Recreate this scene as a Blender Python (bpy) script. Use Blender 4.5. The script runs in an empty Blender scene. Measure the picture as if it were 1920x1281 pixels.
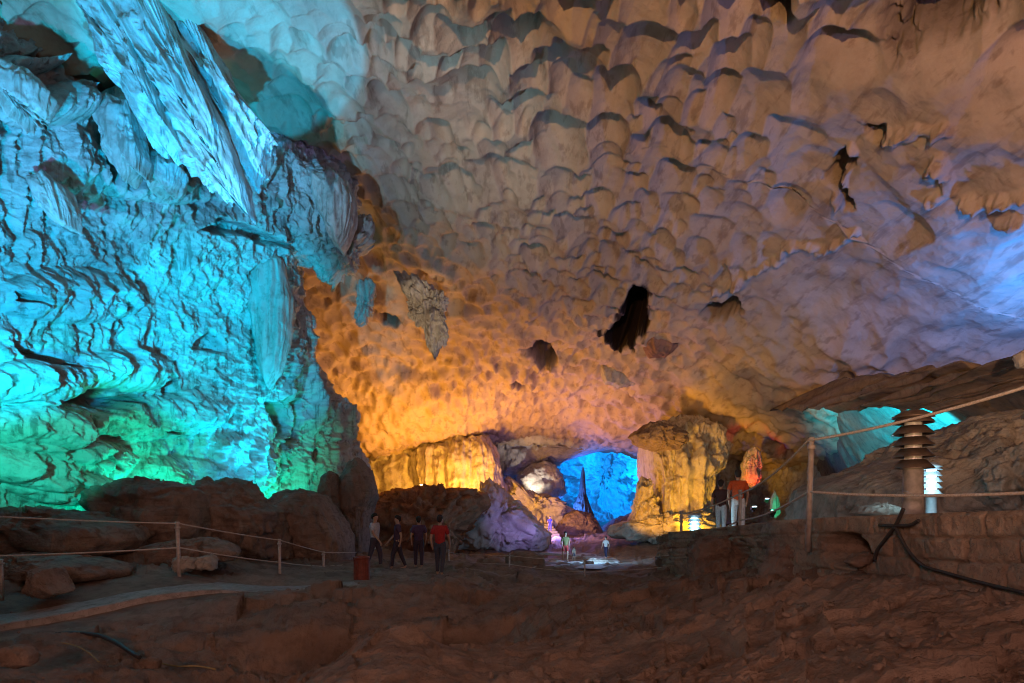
import bpy, bmesh, math, random, time
import numpy as np
from mathutils import Vector, Matrix
T00 = time.time()
S = bpy.context.scene
COL = S.collection
F = 1920 * 20.0 / 36.0      # focal length in photograph pixels
HOR = 945.0                 # eye level row of the photograph
EYE = 1.8
KH = 20.0 / F

def P(px, py, Y):
    return np.array([(px - 960.0) / F * Y, Y, EYE + (HOR - py) / F * Y])
def Pa(px, py, Y):
    px, py, Y = np.broadcast_arrays(np.asarray(px, float), np.asarray(py, float), np.asarray(Y, float))
    return np.stack([(px - 960.0) / F * Y, Y, EYE + (HOR - py) / F * Y], -1)

# ------------------------------------------------------------------ noise
_rng = np.random.RandomState(7)
TAB = (_rng.rand(64, 64, 64).astype(np.float32) * 2 - 1)
def vnoise(p):
    i = np.floor(p).astype(np.int64); f = (p - i)
    f = f * f * f * (f * (f * 6 - 15) + 10)
    i0 = i & 63; i1 = (i + 1) & 63
    x0, y0, z0 = i0[..., 0], i0[..., 1], i0[..., 2]; x1, y1, z1 = i1[..., 0], i1[..., 1], i1[..., 2]
    fx, fy, fz = f[..., 0], f[..., 1], f[..., 2]
    def L(a, b, t): return a + (b - a) * t
    a = L(TAB[x0, y0, z0], TAB[x1, y0, z0], fx); b = L(TAB[x0, y1, z0], TAB[x1, y1, z0], fx)
    c = L(TAB[x0, y0, z1], TAB[x1, y0, z1], fx); d = L(TAB[x0, y1, z1], TAB[x1, y1, z1], fx)
    return L(L(a, b, fy), L(c, d, fy), fz)
_M = np.array([[.36, .48, -.8], [-.8, .6, 0], [.48, .64, .6]])
def fbm(p, freq=1.0, octv=4, gain=.5, ridged=False, seed=0.0):
    q = np.asarray(p, float) * freq + seed * 7.31
    s = 0; a = 1.0; t = 0
    for k in range(octv):
        n = vnoise(q)
        if ridged: n = 1 - 2 * np.abs(n)
        s = s + a * n; t += a; a *= gain
        q = q @ _M.T * 2.03 + 11.7
    return s / t
def sstep(a, b, x):
    t = np.clip((x - a) / (b - a + 1e-12), 0, 1); return t * t * (3 - 2 * t)

def hash2(ix, iy, k):
    return (TAB[(ix * 7 + k * 13) & 63, (iy * 5 + k * 3) & 63, (ix + 3 * iy + k * 29) & 63] + 1) * .5
def scallops(x, y, size, seed=0, near=2.3, aspect=1.0):
    u = x / size; v = y / size
    iu = np.floor(u).astype(np.int64); iv = np.floor(v).astype(np.int64)
    best = np.zeros_like(u)
    for dx in (-1, 0, 1):
        for dy in (-2, -1, 0, 1, 2):
            cx = iu + dx; cy = iv + dy
            jx = cx + .5 + (hash2(cx, cy, seed + 1) - .5) * 1.1
            jy = cy + .5 + (hash2(cx, cy, seed + 2) - .5) * 1.5 + .5 * (cx & 1)
            r = .42 + .42 * hash2(cx, cy, seed + 3) ** 1.5
            a = (u - jx) * (.85 + .4 * hash2(cx, cy, seed + 4)); b = (v - jy) * aspect
            b = np.where(b < 0, b * near, b * .70)
            q = r * (.42 + .70 * hash2(cx, cy, seed + 5) ** 1.2) * (1 - (a * a + b * b) / (r * r))
            best = np.maximum(best, q)
    return best * size
def facets(p, freq, seed=0):
    q = np.asarray(p) * freq; i = np.floor(q).astype(np.int64)
    bd = np.full(q.shape[:-1], 9.0); out = np.zeros(q.shape[:-1])
    def h(ix, iy, iz, k): return TAB[(ix + k * 17 + seed) & 63, (iy * 3 + k * 5) & 63, (iz * 7 + k * 11 + seed * 3) & 63]
    for dx in (-1, 0, 1):
        for dy in (-1, 0, 1):
            for dz in (-1, 0, 1):
                ix, iy, iz = i[..., 0] + dx, i[..., 1] + dy, i[..., 2] + dz
                rx = q[..., 0] - ix - .5 - .48 * h(ix, iy, iz, 1); ry = q[..., 1] - iy - .5 - .48 * h(ix, iy, iz, 2); rz = q[..., 2] - iz - .5 - .48 * h(ix, iy, iz, 3)
                d = np.sqrt(rx * rx + ry * ry + rz * rz)
                v = rx * h(ix, iy, iz, 4) + ry * h(ix, iy, iz, 5) + rz * h(ix, iy, iz, 6) + .35 * h(ix, iy, iz, 7)
                m = d < bd; out = np.where(m, v, out); bd = np.where(m, d, bd)
    return out
def tps(pts, vals, smooth=0.0):
    pts = np.asarray(pts, float); n = len(pts)
    def U(r2): return .5 * r2 * np.log(r2 + 1e-9)
    d2 = ((pts[:, None] - pts[None]) ** 2).sum(-1)
    A = np.zeros((n + 3, n + 3)); A[:n, :n] = U(d2) + np.eye(n) * smooth
    A[:n, n] = 1; A[:n, n + 1:] = pts; A[n, :n] = 1; A[n + 1:, :n] = pts.T
    w = np.linalg.solve(A, np.concatenate([np.asarray(vals, float), [0, 0, 0]]))
    def f(x, y):
        s = w[n] + w[n + 1] * x + w[n + 2] * y
        for k in range(n):
            s = s + w[k] * U((x - pts[k, 0]) ** 2 + (y - pts[k, 1]) ** 2)
        return s
    return f
def in_poly(px, py, poly):
    inside = np.zeros(np.shape(px), bool); n = len(poly)
    for k in range(n):
        x0, y0 = poly[k]; x1, y1 = poly[(k + 1) % n]
        c = ((y0 > py) != (y1 > py)) & (px < (x1 - x0) * (py - y0) / (y1 - y0 + 1e-9) + x0)
        inside ^= c
    return inside
def poly_dist(px, py, poly, closed=True):
    d = np.full(np.shape(px), 1e9); n = len(poly)
    for k in range(n if closed else n - 1):
        ax, ay = poly[k]; bx, by = poly[(k + 1) % n]
        vx, vy = bx - ax, by - ay
        t = np.clip(((px - ax) * vx + (py - ay) * vy) / (vx * vx + vy * vy + 1e-9), 0, 1)
        d = np.minimum(d, np.hypot(px - ax - t * vx, py - ay - t * vy))
    return d

# ------------------------------------------------------------------ mesh building
def mesh_np(name, V, faces, smooth=True):
    me = bpy.data.meshes.new(name)
    V = np.ascontiguousarray(V, np.float32).reshape(-1, 3); faces = np.ascontiguousarray(faces, np.int32)
    n, k = faces.shape
    me.vertices.add(len(V)); me.vertices.foreach_set('co', V.ravel())
    me.loops.add(n * k); me.loops.foreach_set('vertex_index', faces.ravel())
    me.polygons.add(n); me.polygons.foreach_set('loop_start', np.arange(0, n * k, k, dtype=np.int32))
    me.polygons.foreach_set('use_smooth', np.full(n, smooth, bool))
    me.update(calc_edges=True)
    return me
def grid_faces(n, m, wrap=False, flip=False):
    i = np.arange(n - 1)[:, None]; j = np.arange(m if wrap else m - 1)[None]
    j2 = (j + 1) % m
    f = np.stack([i * m + j, i * m + j2, (i + 1) * m + j2, (i + 1) * m + j], -1).reshape(-1, 4)
    return f[:, ::-1] if flip else f
def grid_normals(G):
    du = np.gradient(G, axis=0); dv = np.gradient(G, axis=1)
    n = np.cross(du, dv); return n / (np.linalg.norm(n, axis=-1, keepdims=True) + 1e-9)
def tag(o, label=None, cat=None, group=None, kind=None):
    if label: o['label'] = label
    if cat: o['category'] = cat
    if group: o['group'] = group
    if kind: o['kind'] = kind
    return o
def link(name, me, mat, parent=None, loc=(0, 0, 0)):
    o = bpy.data.objects.new(name, me); COL.objects.link(o)
    if mat: me.materials.append(mat)
    o.location = loc
    if parent: o.parent = parent
    return o
def empty(name, loc, rz=0.0):
    o = bpy.data.objects.new(name, None); COL.objects.link(o)
    o.location = loc; o.rotation_euler.z = rz; o.empty_display_size = .1
    return o
def copy_tree(o, parent=None):
    c = o.copy(); COL.objects.link(c)
    if parent: c.parent = parent
    for ch in list(o.children): copy_tree(ch, c)
    return c

class MB:
    """collects simple solids into one mesh"""
    def __init__(s): s.bm = bmesh.new()
    def box(s, c, d, rot=None, bev=0.0):
        m = Matrix.Translation(c) @ (rot.to_4x4() if rot else Matrix()) @ Matrix.Diagonal((*d, 1))
        r = bmesh.ops.create_cube(s.bm, size=1, matrix=m)
        if bev:
            es = list({e for v in r['verts'] for e in v.link_edges})
            bmesh.ops.bevel(s.bm, geom=es, offset=bev, segments=2, affect='EDGES', profile=.6)
        return s
    def tube(s, pts, r, seg=8, caps=True):
        pts = [Vector(p) for p in pts]; rs = r if hasattr(r, '__len__') else [r] * len(pts)
        rings = []; prev = None
        for i, p in enumerate(pts):
            d = (pts[min(i + 1, len(pts) - 1)] - pts[max(i - 1, 0)]).normalized()
            if prev is None:
                a = d.orthogonal().normalized()
            else:
                a = (prev - d * prev.dot(d)).normalized()
            prev = a; b = d.cross(a)
            rings.append([s.bm.verts.new(p + (a * math.cos(t) + b * math.sin(t)) * rs[i]) for t in [2 * math.pi * k / seg for k in range(seg)]])
        for A, B in zip(rings, rings[1:]):
            for k in range(seg):
                f = s.bm.faces.new((A[k], A[(k + 1) % seg], B[(k + 1) % seg], B[k])); f.smooth = True
        if caps:
            s.bm.faces.new(rings[0][::-1]); s.bm.faces.new(rings[-1])
        return s
    def lathe(s, prof, seg=28, at=(0, 0, 0)):
        rings = []
        for r, z in prof:
            rings.append([s.bm.verts.new((at[0] + max(r, 1e-4) * math.cos(t), at[1] + max(r, 1e-4) * math.sin(t), at[2] + z)) for t in [2 * math.pi * k / seg for k in range(seg)]])
        for A, B in zip(rings, rings[1:]):
            for k in range(seg):
                f = s.bm.faces.new((A[k], A[(k + 1) % seg], B[(k + 1) % seg], B[k])); f.smooth = True
        return s
    def build(s, name, mat, parent=None, loc=(0, 0, 0)):
        bmesh.ops.recalc_face_normals(s.bm, faces=s.bm.faces)
        me = bpy.data.meshes.new(name); s.bm.to_mesh(me); s.bm.free()
        return link(name, me, mat, parent, loc)

# ------------------------------------------------------------------ materials
def rock_mat(name, c1, c2, dark, scale=1.0, rough=.8, bump=.25, streak=0.0, spots=0.0, streak_dir=(1, 1, .12), spec=.3, hole_shade=None, mott=.55):
    m = bpy.data.materials.new(name); m.use_nodes = True; nt = m.node_tree; N = nt.nodes; L = nt.links
    b = N['Principled BSDF']; b.inputs['Roughness'].default_value = rough
    b.inputs['Specular IOR Level'].default_value = spec
    tc = N.new('ShaderNodeNewGeometry')
    pos = tc.outputs['Position']
    def noise(sc, det=6, rg=.6, vec=None):
        n = N.new('ShaderNodeTexNoise'); n.inputs['Scale'].default_value = sc; n.inputs['Detail'].default_value = det
        n.inputs['Roughness'].default_value = rg; L.new(vec or pos, n.inputs['Vector']); return n
    def ramp(src, a, b_, ca, cb):
        r = N.new('ShaderNodeValToRGB'); r.color_ramp.elements[0].position = a; r.color_ramp.elements[1].position = b_
        r.color_ramp.elements[0].color = (*ca, 1); r.color_ramp.elements[1].color = (*cb, 1); L.new(src, r.inputs[0]); return r.outputs[0]
    def mix(fac, a, b_, mode='MIX'):
        x = N.new('ShaderNodeMix'); x.data_type = 'RGBA'; x.blend_type = mode
        if isinstance(fac, float): x.inputs[0].default_value = fac
        else: L.new(fac, x.inputs[0])
        L.new(a, x.inputs[6]); L.new(b_, x.inputs[7]); return x.outputs[2]
    n1 = noise(.45 * scale); base = ramp(n1.outputs[0], .35, .65, c1, c2)
    n2 = noise(2.6 * scale, 8, .65); dm = ramp(n2.outputs[0], .30, .52, (0.0,) * 3, (1,) * 3)
    rd = N.new('ShaderNodeRGB'); rd.outputs[0].default_value = (*dark, 1)
    col = mix(dm, mix(mott, base, rd.outputs[0]), base)
    if streak:
        mp = N.new('ShaderNodeMapping'); mp.inputs['Scale'].default_value = streak_dir; L.new(pos, mp.inputs['Vector'])
        n3 = noise(3.2 * scale, 5, .6, mp.outputs[0]); sm = ramp(n3.outputs[0], .36, .46, (1,) * 3, (0,) * 3)
        sf = N.new('ShaderNodeMath'); sf.operation = 'MULTIPLY'; L.new(sm, sf.inputs[0]); sf.inputs[1].default_value = streak
        col = mix(sf.outputs[0], col, rd.outputs[0])
    if spots:
        v = N.new('ShaderNodeTexVoronoi'); v.inputs['Scale'].default_value = 1.7 * scale; v.feature = 'DISTANCE_TO_EDGE'
        w = noise(1.3 * scale, 4); ad = N.new('ShaderNodeVectorMath'); ad.operation = 'ADD'; L.new(pos, ad.inputs[0]); L.new(w.outputs['Color'], ad.inputs[1])
        L.new(ad.outputs[0], v.inputs['Vector']); cm = ramp(v.outputs[0], .0, .035, (1,) * 3, (0,) * 3)
        sf = N.new('ShaderNodeMath'); sf.operation = 'MULTIPLY'; L.new(cm, sf.inputs[0]); sf.inputs[1].default_value = spots
        col = mix(sf.outputs[0], col, rd.outputs[0])
    if hole_shade:
        at = N.new('ShaderNodeAttribute'); at.attribute_name = 'hole_shade'; sc_ = N.new('ShaderNodeRGB'); sc_.outputs[0].default_value = (*hole_shade, 1)
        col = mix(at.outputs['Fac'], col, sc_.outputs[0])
    L.new(col, b.inputs['Base Color'])
    nb = noise(9 * scale, 8, .7); bp = N.new('ShaderNodeBump'); bp.inputs['Strength'].default_value = bump; bp.inputs['Distance'].default_value = .12 / scale
    L.new(nb.outputs[0], bp.inputs['Height']); L.new(bp.outputs[0], b.inputs['Normal'])
    return m
def plain(name, col, rough=.6, metal=0.0, var=.25, scale=14, emit=None, estr=0.0, bump=.1):
    m = bpy.data.materials.new(name); m.use_nodes = True; nt = m.node_tree; N = nt.nodes; L = nt.links
    b = N['Principled BSDF']; b.inputs['Roughness'].default_value = rough; b.inputs['Metallic'].default_value = metal
    t = N.new('ShaderNodeTexCoord'); n = N.new('ShaderNodeTexNoise'); n.inputs['Scale'].default_value = scale; n.inputs['Detail'].default_value = 5
    L.new(t.outputs['Object'], n.inputs['Vector'])
    r = N.new('ShaderNodeValToRGB'); L.new(n.outputs[0], r.inputs[0])
    r.color_ramp.elements[0].position = .3; r.color_ramp.elements[1].position = .7
    r.color_ramp.elements[0].color = (*[c * (1 - var) for c in col], 1); r.color_ramp.elements[1].color = (*[min(1, c * (1 + var)) for c in col], 1)
    L.new(r.outputs[0], b.inputs['Base Color'])
    bp = N.new('ShaderNodeBump'); bp.inputs['Strength'].default_value = bump; bp.inputs['Distance'].default_value = .02; L.new(n.outputs[0], bp.inputs['Height']); L.new(bp.outputs[0], b.inputs['Normal'])
    if emit:
        b.inputs['Emission Color'].default_value = (*emit, 1); b.inputs['Emission Strength'].default_value = estr
    return m

M_CEIL = rock_mat('ceiling_limestone', (.46, .335, .225), (.56, .425, .30), (.16, .09, .05), .8, .75, .4, .45, 0, (1, .25, 1), hole_shade=(.016, .007, .004), mott=.22)
M_WALL = rock_mat('wall_flowstone', (.50, .47, .43), (.64, .61, .57), (.11, .08, .06), 1.3, .55, .9, .65, 0, streak_dir=(1, 1, .10), spec=.4)
M_FLOW = rock_mat('drapery_flowstone', (.46, .42, .37), (.58, .53, .47), (.16, .12, .09), 1.4, .6, .45, .5, 0)
M_FAR = rock_mat('far_flowstone', (.48, .42, .34), (.58, .52, .42), (.15, .10, .06), .7, .65, .7, .55, 0)
M_ROCK = rock_mat('brown_rock', (.20, .14, .11), (.30, .22, .17), (.06, .04, .03), 1.5, .85, .7, .35, .25, (.4, .4, 2.0))
M_RED = rock_mat('reddish_rock', (.30, .15, .09), (.40, .22, .14), (.09, .04, .025), 1.0, .85, .7, .35, .2)
M_FLOOR = rock_mat('cave_dirt', (.17, .115, .085), (.27, .20, .155), (.055, .034, .024), 1.3, .85, .8, .4, 0, (.35, .6, 1))
M_SLOPE = rock_mat('grey_rock', (.26, .23, .20), (.36, .33, .29), (.08, .07, .06), 1.6, .75, .6, .3, .3)
M_SHELF = rock_mat('shelf_rock', (.23, .165, .125), (.30, .22, .165), (.09, .06, .045), 1.0, .8, .6, .4, .2)
M_DOME = rock_mat('dome_limestone', (.45, .41, .38), (.55, .51, .48), (.2, .17, .15), .5, .8, .5, .3, .3)

# ------------------------------------------------------------------ cave ceiling
CEIL = [(0, 5, 11.5), (0, 10, 12.2), (0, 14, 12.66), (0, 20, 12.5), (0, 27, 11.8), (0, 36, 10.6), (0, 42, 10.1), (0, 50, 8.6), (0, 60, 7.6), (0, 66, 7.6),
        (-6.4, 22, 13.3), (-8, 30, 12), (-10, 40, 10.2), (-13.2, 52, 5.1), (-16, 52, 4.5), (-4.7, 50, 7.0), (-8, 50, 6.3), (-12, 49, 5.6), (-4.7, 56, 6.6), (-8, 56, 5.9), (-6, 44, 8.6), (-11, 12, 10.8), (-14, 13, 10), (-9, 6, 10.5), (-16, 6, 9.5),
        (-14, 22, 12), (-18, 30, 10), (4, 58, 7.5), (10, 52, 6.4), (11.6, 41, 6.4), (17.5, 38, 4.9), (20, 34, 3.1), (13.8, 30, 7.45), (15.6, 26, 6.45), (10.5, 33, 9.5), (9.4, 42, 8.2), (5.6, 43, 9.7),
        (11.6, 23, 10), (9.36, 18.5, 11.5), (13, 17.5, 9.27), (13.05, 14.5, 9.03), (16.2, 18, 7.85), (18, 20, 6.84), (11.25, 12.5, 11.0), (19.4, 21.5, 6.1), (25, 25, 3.5), (28, 15, 4), (22, 12, 7), (20, 5, 8), (10, 4, 11),
        (0, 75, 9), (-20, 70, 3), (20, 60, 4.5), (26, 40, 1), (30, 30, 1), (0, -6, 10), (16, -6, 7), (-16, -6, 8)]
CEIL = np.array(CEIL, float)
ceil_f = tps(CEIL[:, :2] / 10, CEIL[:, 2] - KH * CEIL[:, 1], .0005)

HOLES = [  # (outline in photograph pixels on the ceiling, depth in m, soft edge px, painted shade amount)
    ([(1126, 628), (1158, 610), (1168, 580), (1180, 552), (1200, 544), (1222, 562), (1216, 595), (1206, 626), (1186, 656), (1150, 662)], 4.5, 10, 1.0),
    ([(1640, 40), (1690, -60), (1960, -60), (1900, 20), (1850, 60), (1780, 110), (1720, 120), (1660, 150), (1630, 120)], 1.9, 75, .8),
    ([(1400, -40), (1470, -40), (1490, 40), (1470, 75), (1420, 60), (1390, 30)], 1.1, 18, .5),
    ([(1530, 345), (1560, 300), (1585, 280), (1600, 300), (1585, 345), (1600, 395), (1580, 400), (1560, 360)], .7, 12, .4),
    ([(985, 655), (1005, 643), (1040, 655), (1050, 682), (1020, 690)], 1.2, 10, .8),
    ([(705, 590), (735, 590), (760, 605), (745, 618), (715, 610)], .9, 8, .7),
    ([(955, 712), (985, 708), (1005, 728), (975, 736)], 1.2, 8, .8),
    ([(1310, 600), (1340, 565), (1385, 560), (1392, 590), (1360, 605), (1330, 612)], 1.2, 12, .7),
    ([(1600, 235), (1660, 240), (1660, 285), (1620, 270)], .7, 12, .3),
]
POPC = [([(1740, 330), (1760, 300), (1775, 370), (1750, 375)], 14), ([(1800, 383), (1850, 385), (1920, 372), (1990, 360)], 10), ([(1870, 412), (1920, 408)], 8),
        ([(1600, 440), (1545, 470), (1475, 455), (1470, 480), (1395, 520), (1345, 545)], 9), ([(1375, 490), (1385, 530)], 14), ([(1570, 380), (1590, 290)], 12), ([(1640, 260), (1720, 245), (1775, 245)], 14)]
def build_ceiling():
    n, m = 640, 980
    inv = np.linspace(1 / 76.0, 1 / 9.6, n - 60)
    Yr = np.concatenate([1 / inv, np.linspace(9.5, -8, 60)])
    s = np.linspace(-1, 1, m)
    e = np.where(np.abs(s) < .86, s / .86 * .97, np.sign(s) * (.97 + (np.abs(s) - .86) / .14 * 1.3))
    W = np.maximum(Yr, 9.0) + np.where(Yr < 20, 1.0, 0)
    X = np.clip(e[None, :] * W[:, None], -34, 40); Y = np.repeat(Yr[:, None], m, 1)
    Z = ceil_f(X / 10, Y / 10)
    Z = Z + .5 * fbm(np.stack([X, Y, Z * 0], -1), .11, 3, .5, seed=3)
    # terrace where the roof steps down towards the back
    G = np.stack([X, Y, Z + EYE], -1)
    nrm = grid_normals(G); nrm *= np.sign(nrm[..., 2:3])
    px = 960 + X / np.maximum(Y, 1) * F; py = HOR - Z / np.maximum(Y, 1) * F
    wx = X + .20 * fbm(G, .5, 3, seed=5); wy = (Y + .20 * fbm(G, .5, 3, seed=9)) * .72
    near = sstep(16, 26, Y)
    sm = fbm(np.stack([X, Y, 0 * X], -1), .13, 3, seed=21)
    sparse = sstep(1380, 1560, px) * sstep(760, 600, py) * (1 - sstep(180, 60, py))
    leftsm = sstep(640, 480, px) * sstep(420, 250, py)
    a = np.clip(.95 + 1.1 * sm, .15, 1.35) * (1 - .9 * sparse) * (1 - .6 * leftsm)
    d = scallops(wx - .3 * wy, wy, 1.0, 1) * a * (1.35 - .35 * near)
    d = np.maximum(d, scallops(wx + 7.7 + .35 * wy, wy + 3.1, .66, 11) * np.clip(a * 1.05, 0, 1.2) * (1.25 - .2 * near))
    d2 = scallops(wx, wy, 1.5, 31) * (1 - near) * sstep(760, 1000, px) * (1 - .75 * sparse)
    d = np.maximum(d, d2 * 1.3)
    d = d + .10 * scallops(wx, wy, .42, 41) * (1 - near)
    d = d + .9 * fbm(G, .28, 3, seed=2) * .6
    d = d + .09 * fbm(G, 1.3, 4, seed=13)
    # rough band behind the terrace
    rb = sstep(37, 40, Y) * sstep(47, 43, Y) * sstep(9, 2, X)
    d = d + rb * (.5 * fbm(G, .7, 4, ridged=True, seed=4) - .5)
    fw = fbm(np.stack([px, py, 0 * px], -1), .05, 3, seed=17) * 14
    hole_shade = np.zeros_like(X)  # darkness of the roof hollows, painted into the ceiling colour
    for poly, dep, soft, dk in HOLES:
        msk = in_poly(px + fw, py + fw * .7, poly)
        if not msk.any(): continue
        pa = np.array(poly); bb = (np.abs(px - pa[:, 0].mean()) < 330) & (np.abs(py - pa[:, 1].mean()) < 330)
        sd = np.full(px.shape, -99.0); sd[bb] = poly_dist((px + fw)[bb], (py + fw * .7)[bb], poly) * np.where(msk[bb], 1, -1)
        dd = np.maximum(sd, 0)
        d = d + dep * sstep(0, soft, dd); hole_shade = np.maximum(hole_shade, dk * sstep(-5 if dk == 1 else -soft * .3, -1 if dk == 1 else soft * .8, sd))
    for pl, w in POPC:
        dist = poly_dist(px + fw * .6, py + fw * .6, pl, False)
        bl = sstep(w, w * .3, dist)
        if bl.max() > 0: d = d - bl * (.16 + .34 * np.clip(fbm(G, 3.2, 3, seed=8) + .25, 0, 1))
    G = G + nrm * d[..., None]
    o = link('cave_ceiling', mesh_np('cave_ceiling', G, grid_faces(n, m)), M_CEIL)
    at = o.data.attributes.new('hole_shade', 'FLOAT', 'POINT'); at.data.foreach_set('value', hole_shade.astype(np.float32).ravel())
    tag(o, 'huge pale limestone cave ceiling covered in hollowed scallops', 'cave ceiling', kind='structure')
build_ceiling()
print('ceiling', time.time() - T00)

# ------------------------------------------------------------------ left wall
WALL = [(-400, 1060, 9.3), (-400, 700, 8.8), (-400, 300, 8.6), (-400, -200, 8.6), (0, 1060, 14.2), (0, 940, 13.6), (0, 850, 13.2), (0, 700, 13.0), (0, 500, 13), (0, 300, 12.7), (0, 100, 12.9), (0, -100, 13.5),
        (200, 1060, 17.2), (200, 900, 16.4), (200, 750, 16), (200, 600, 16), (200, 400, 15.4), (200, 170, 15.5), (200, 0, 16.5), (400, 1060, 20.6), (400, 900, 20), (400, 750, 19.5), (400, 600, 19.2), (400, 400, 18.3), (400, 230, 18), (400, 80, 19),
        (560, 1060, 24), (560, 900, 23.4), (560, 750, 22.8), (560, 600, 22.2), (560, 400, 20.8), (560, 290, 20.5), (560, 200, 21), (690, 1060, 26), (685, 900, 25.6), (670, 800, 25), (620, 700, 24), (600, 500, 22.5), (660, 340, 22), (650, 240, 22.5)]
WALL = np.array(WALL, float)
EDGE = np.array([(-200, 640), (200, 640), (300, 650), (340, 660), (380, 664), (430, 652), (470, 608), (500, 570), (560, 570), (600, 577), (640, 580), (680, 586), (700, 597), (740, 622), (760, 650), (780, 664), (830, 664), (850, 672), (880, 686), (930, 692), (1000, 692), (1100, 697)], float)
def build_wall():
    depth = tps(WALL[:, :2] / 300, WALL[:, 2], .0005)
    nu, nc, nv = 560, 50, 660
    t = np.linspace(0, 1, nv)[:, None]; s = np.linspace(0, 1, nu)[None]
    pxm = -420 + 1080 * s                                        # nominal column
    top = np.interp(pxm, [-420, 0, 300, 660], [-200, -60, 60, 240])
    py = top + (1075 - top) * t
    wob = fbm(np.stack([py * .02, py * 0, py * 0], -1), 1.0, 4, seed=2) * 7
    edge = np.interp(py, EDGE[:, 0], EDGE[:, 1]) + wob
    px = -420 + (edge + 420) * s
    D = depth(px / 300, py / 300)
    D = D - 0.6 * sstep(.9, 1, s) * 0 + 1.6 * np.clip((s - .94) / .06, 0, 1) ** 2
    G = Pa(px, py, D)
    Ge = G[:, -1:]; De = D[:, -1:]; q = (np.arange(1, nc + 1) / nc)[None, :]
    Dq = De + 12 * q
    C = Pa(np.broadcast_to(px[:, -1:], Dq.shape), np.broadcast_to(py[:, -1:], Dq.shape), Dq)
    C[..., 0] -= 7 * q ** 1.5
    G = np.concatenate([G, C], 1); px = np.concatenate([px, np.broadcast_to(px[:, -1:], Dq.shape)], 1); py = np.concatenate([py, np.broadcast_to(py[:, -1:], Dq.shape)], 1)
    nrm = grid_normals(G)
    if nrm[300, 200] @ np.array([1, -1, 0]) < 0: nrm = -nrm
    x, y, z = G[..., 0], G[..., 1], G[..., 2]
    up = sstep(560, 380, py)
    v = np.stack([x, y, z * .22], -1)
    d = .7 * fbm(G, .22, 3, seed=1) + .32 * (np.abs(fbm(G, .55, 4, .55, seed=6)) * 2 - .4)
    # vertical flutes and curtains
    fl = fbm(v, 1.55, 3, .55, ridged=True, seed=3)
    fl2 = fbm(v, 2.6, 3, .5, ridged=True, seed=8)
    msk = sstep(-.15, .25, fbm(G, .35, 2, seed=12) + .35 * up)
    d = d + (.36 * fl + .18 * fl2) * (.4 + .6 * msk)
    # crusty relief
    crust = fbm(G, 1.9, 5, .6, ridged=True, seed=15)
    d = d + .24 * crust * (1 - .45 * msk) + .13 * fbm(G, 5.0, 4, .65, seed=19)
    lv = z * .5 + .55 * fbm(G * np.array([1, 1, .5]), .33, 3, seed=51) + .16 * fl + .10 * fl2
    fr = lv % 1.0; dr = (1 - fr) ** 1.6 * sstep(0, .16, 1 - fr) 
    d = d + up * (0 * dr + .30 * fl * (1 - fr)) * (.4 + .6 * msk)
    rib = np.abs(vnoise(v * 4.2 + 3.3)) ; d = d + 0 * rib * msk
    edg = sstep(430, 500, px) * sstep(700, 620, px) * sstep(380, 480, py); d = d + edg * (.34 * fbm(v * np.array([1, 1, .7]), 1.0, 2, ridged=True, seed=71) - .1)
    # shelves: the rock steps out below a level, undercut above
    lev = z + .22 * fl + .12 * fl2 + 1.1 * fbm(G, .3, 3, seed=23) + .03 * x
    sh = (lev * .42) % 1.0
    d = d + 0 * (1 - sh) ** 1.8 * sstep(0, .08, 1 - sh) * sstep(-.1, .3, fbm(G, .4, 2, seed=27)) * sstep(470, 600, py)
    for (cx, cy, rx, ry, am) in [(40, 720, 120, 48, 1.0), (230, 700, 105, 45, .8), (40, 800, 70, 50, .9), (110, 815, 75, 55, .9), (30, 870, 65, 45, .9), (165, 870, 90, 48, 1.0), (270, 790, 120, 48, .7), (100, 910, 90, 35, .9),
                                 (330, 900, 90, 45, .6), (120, 560, 150, 60, .7), (330, 350, 150, 40, .6), (600, 440, 60, 90, .5), (80, 210, 90, 40, 1.2), (210, 200, 40, 30, .6), (30, 130, 60, 25, .9), (470, 300, 90, 60, .5), (360, 770, 70, 40, .6), (430, 870, 80, 60, .5), (520, 690, 40, 90, .35)]:
        r2 = ((px - cx) / rx) ** 2 + (np.where(py < cy, (py - cy) / ry, (py - cy) / (ry * .8))) ** 2
        cu = np.clip(1 - r2, 0, 1) ** .6
        d = d + am * cu * (.8 + .12 * fbm(v, 3.2, 2, ridged=True, seed=31))
    # deep recesses that stay dark, and the cleft beside the columns
    wq = fbm(np.stack([px, py, 0 * px], -1), .03, 3, seed=41) * 16
    for poly, dep, soft in [([(355, 660), (385, 605), (415, 640), (425, 665), (385, 665)], .9, 14), ([(95, 735), (170, 728), (270, 748), (280, 765), (200, 770), (110, 755)], 1.3, 10), ([(290, 720), (310, 690), (325, 735), (300, 740)], .9, 8),
                            ([(0, 640), (60, 655), (130, 690), (80, 690), (0, 665)], 1.2, 8), ([(290, 805), (335, 800), (315, 825)], .9, 6), ([(490, 755), (540, 745), (550, 800), (530, 870), (520, 935), (505, 935), (520, 850), (510, 790)], 1.6, 8),
                            ([(555, 740), (580, 740), (575, 780), (560, 820), (540, 890), (532, 880), (550, 810)], 1.3, 7), ([(470, 500), (495, 490), (500, 540), (480, 560)], .8, 8), ([(345, 430), (400, 405), (470, 420), (560, 465), (500, 460), (420, 440)], .9, 9),
                            ([(0, 100), (60, 95), (85, 110), (60, 140), (0, 120)], 1.4, 10), ([(90, 115), (130, 105), (170, 150), (230, 190), (170, 175)], 1.2, 10), ([(0, 550), (40, 560), (35, 575), (0, 572)], .8, 6), ([(140, 845), (185, 855), (195, 875)], .8, 5)]:
        msk2 = in_poly(px + wq, py + wq, poly)
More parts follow.
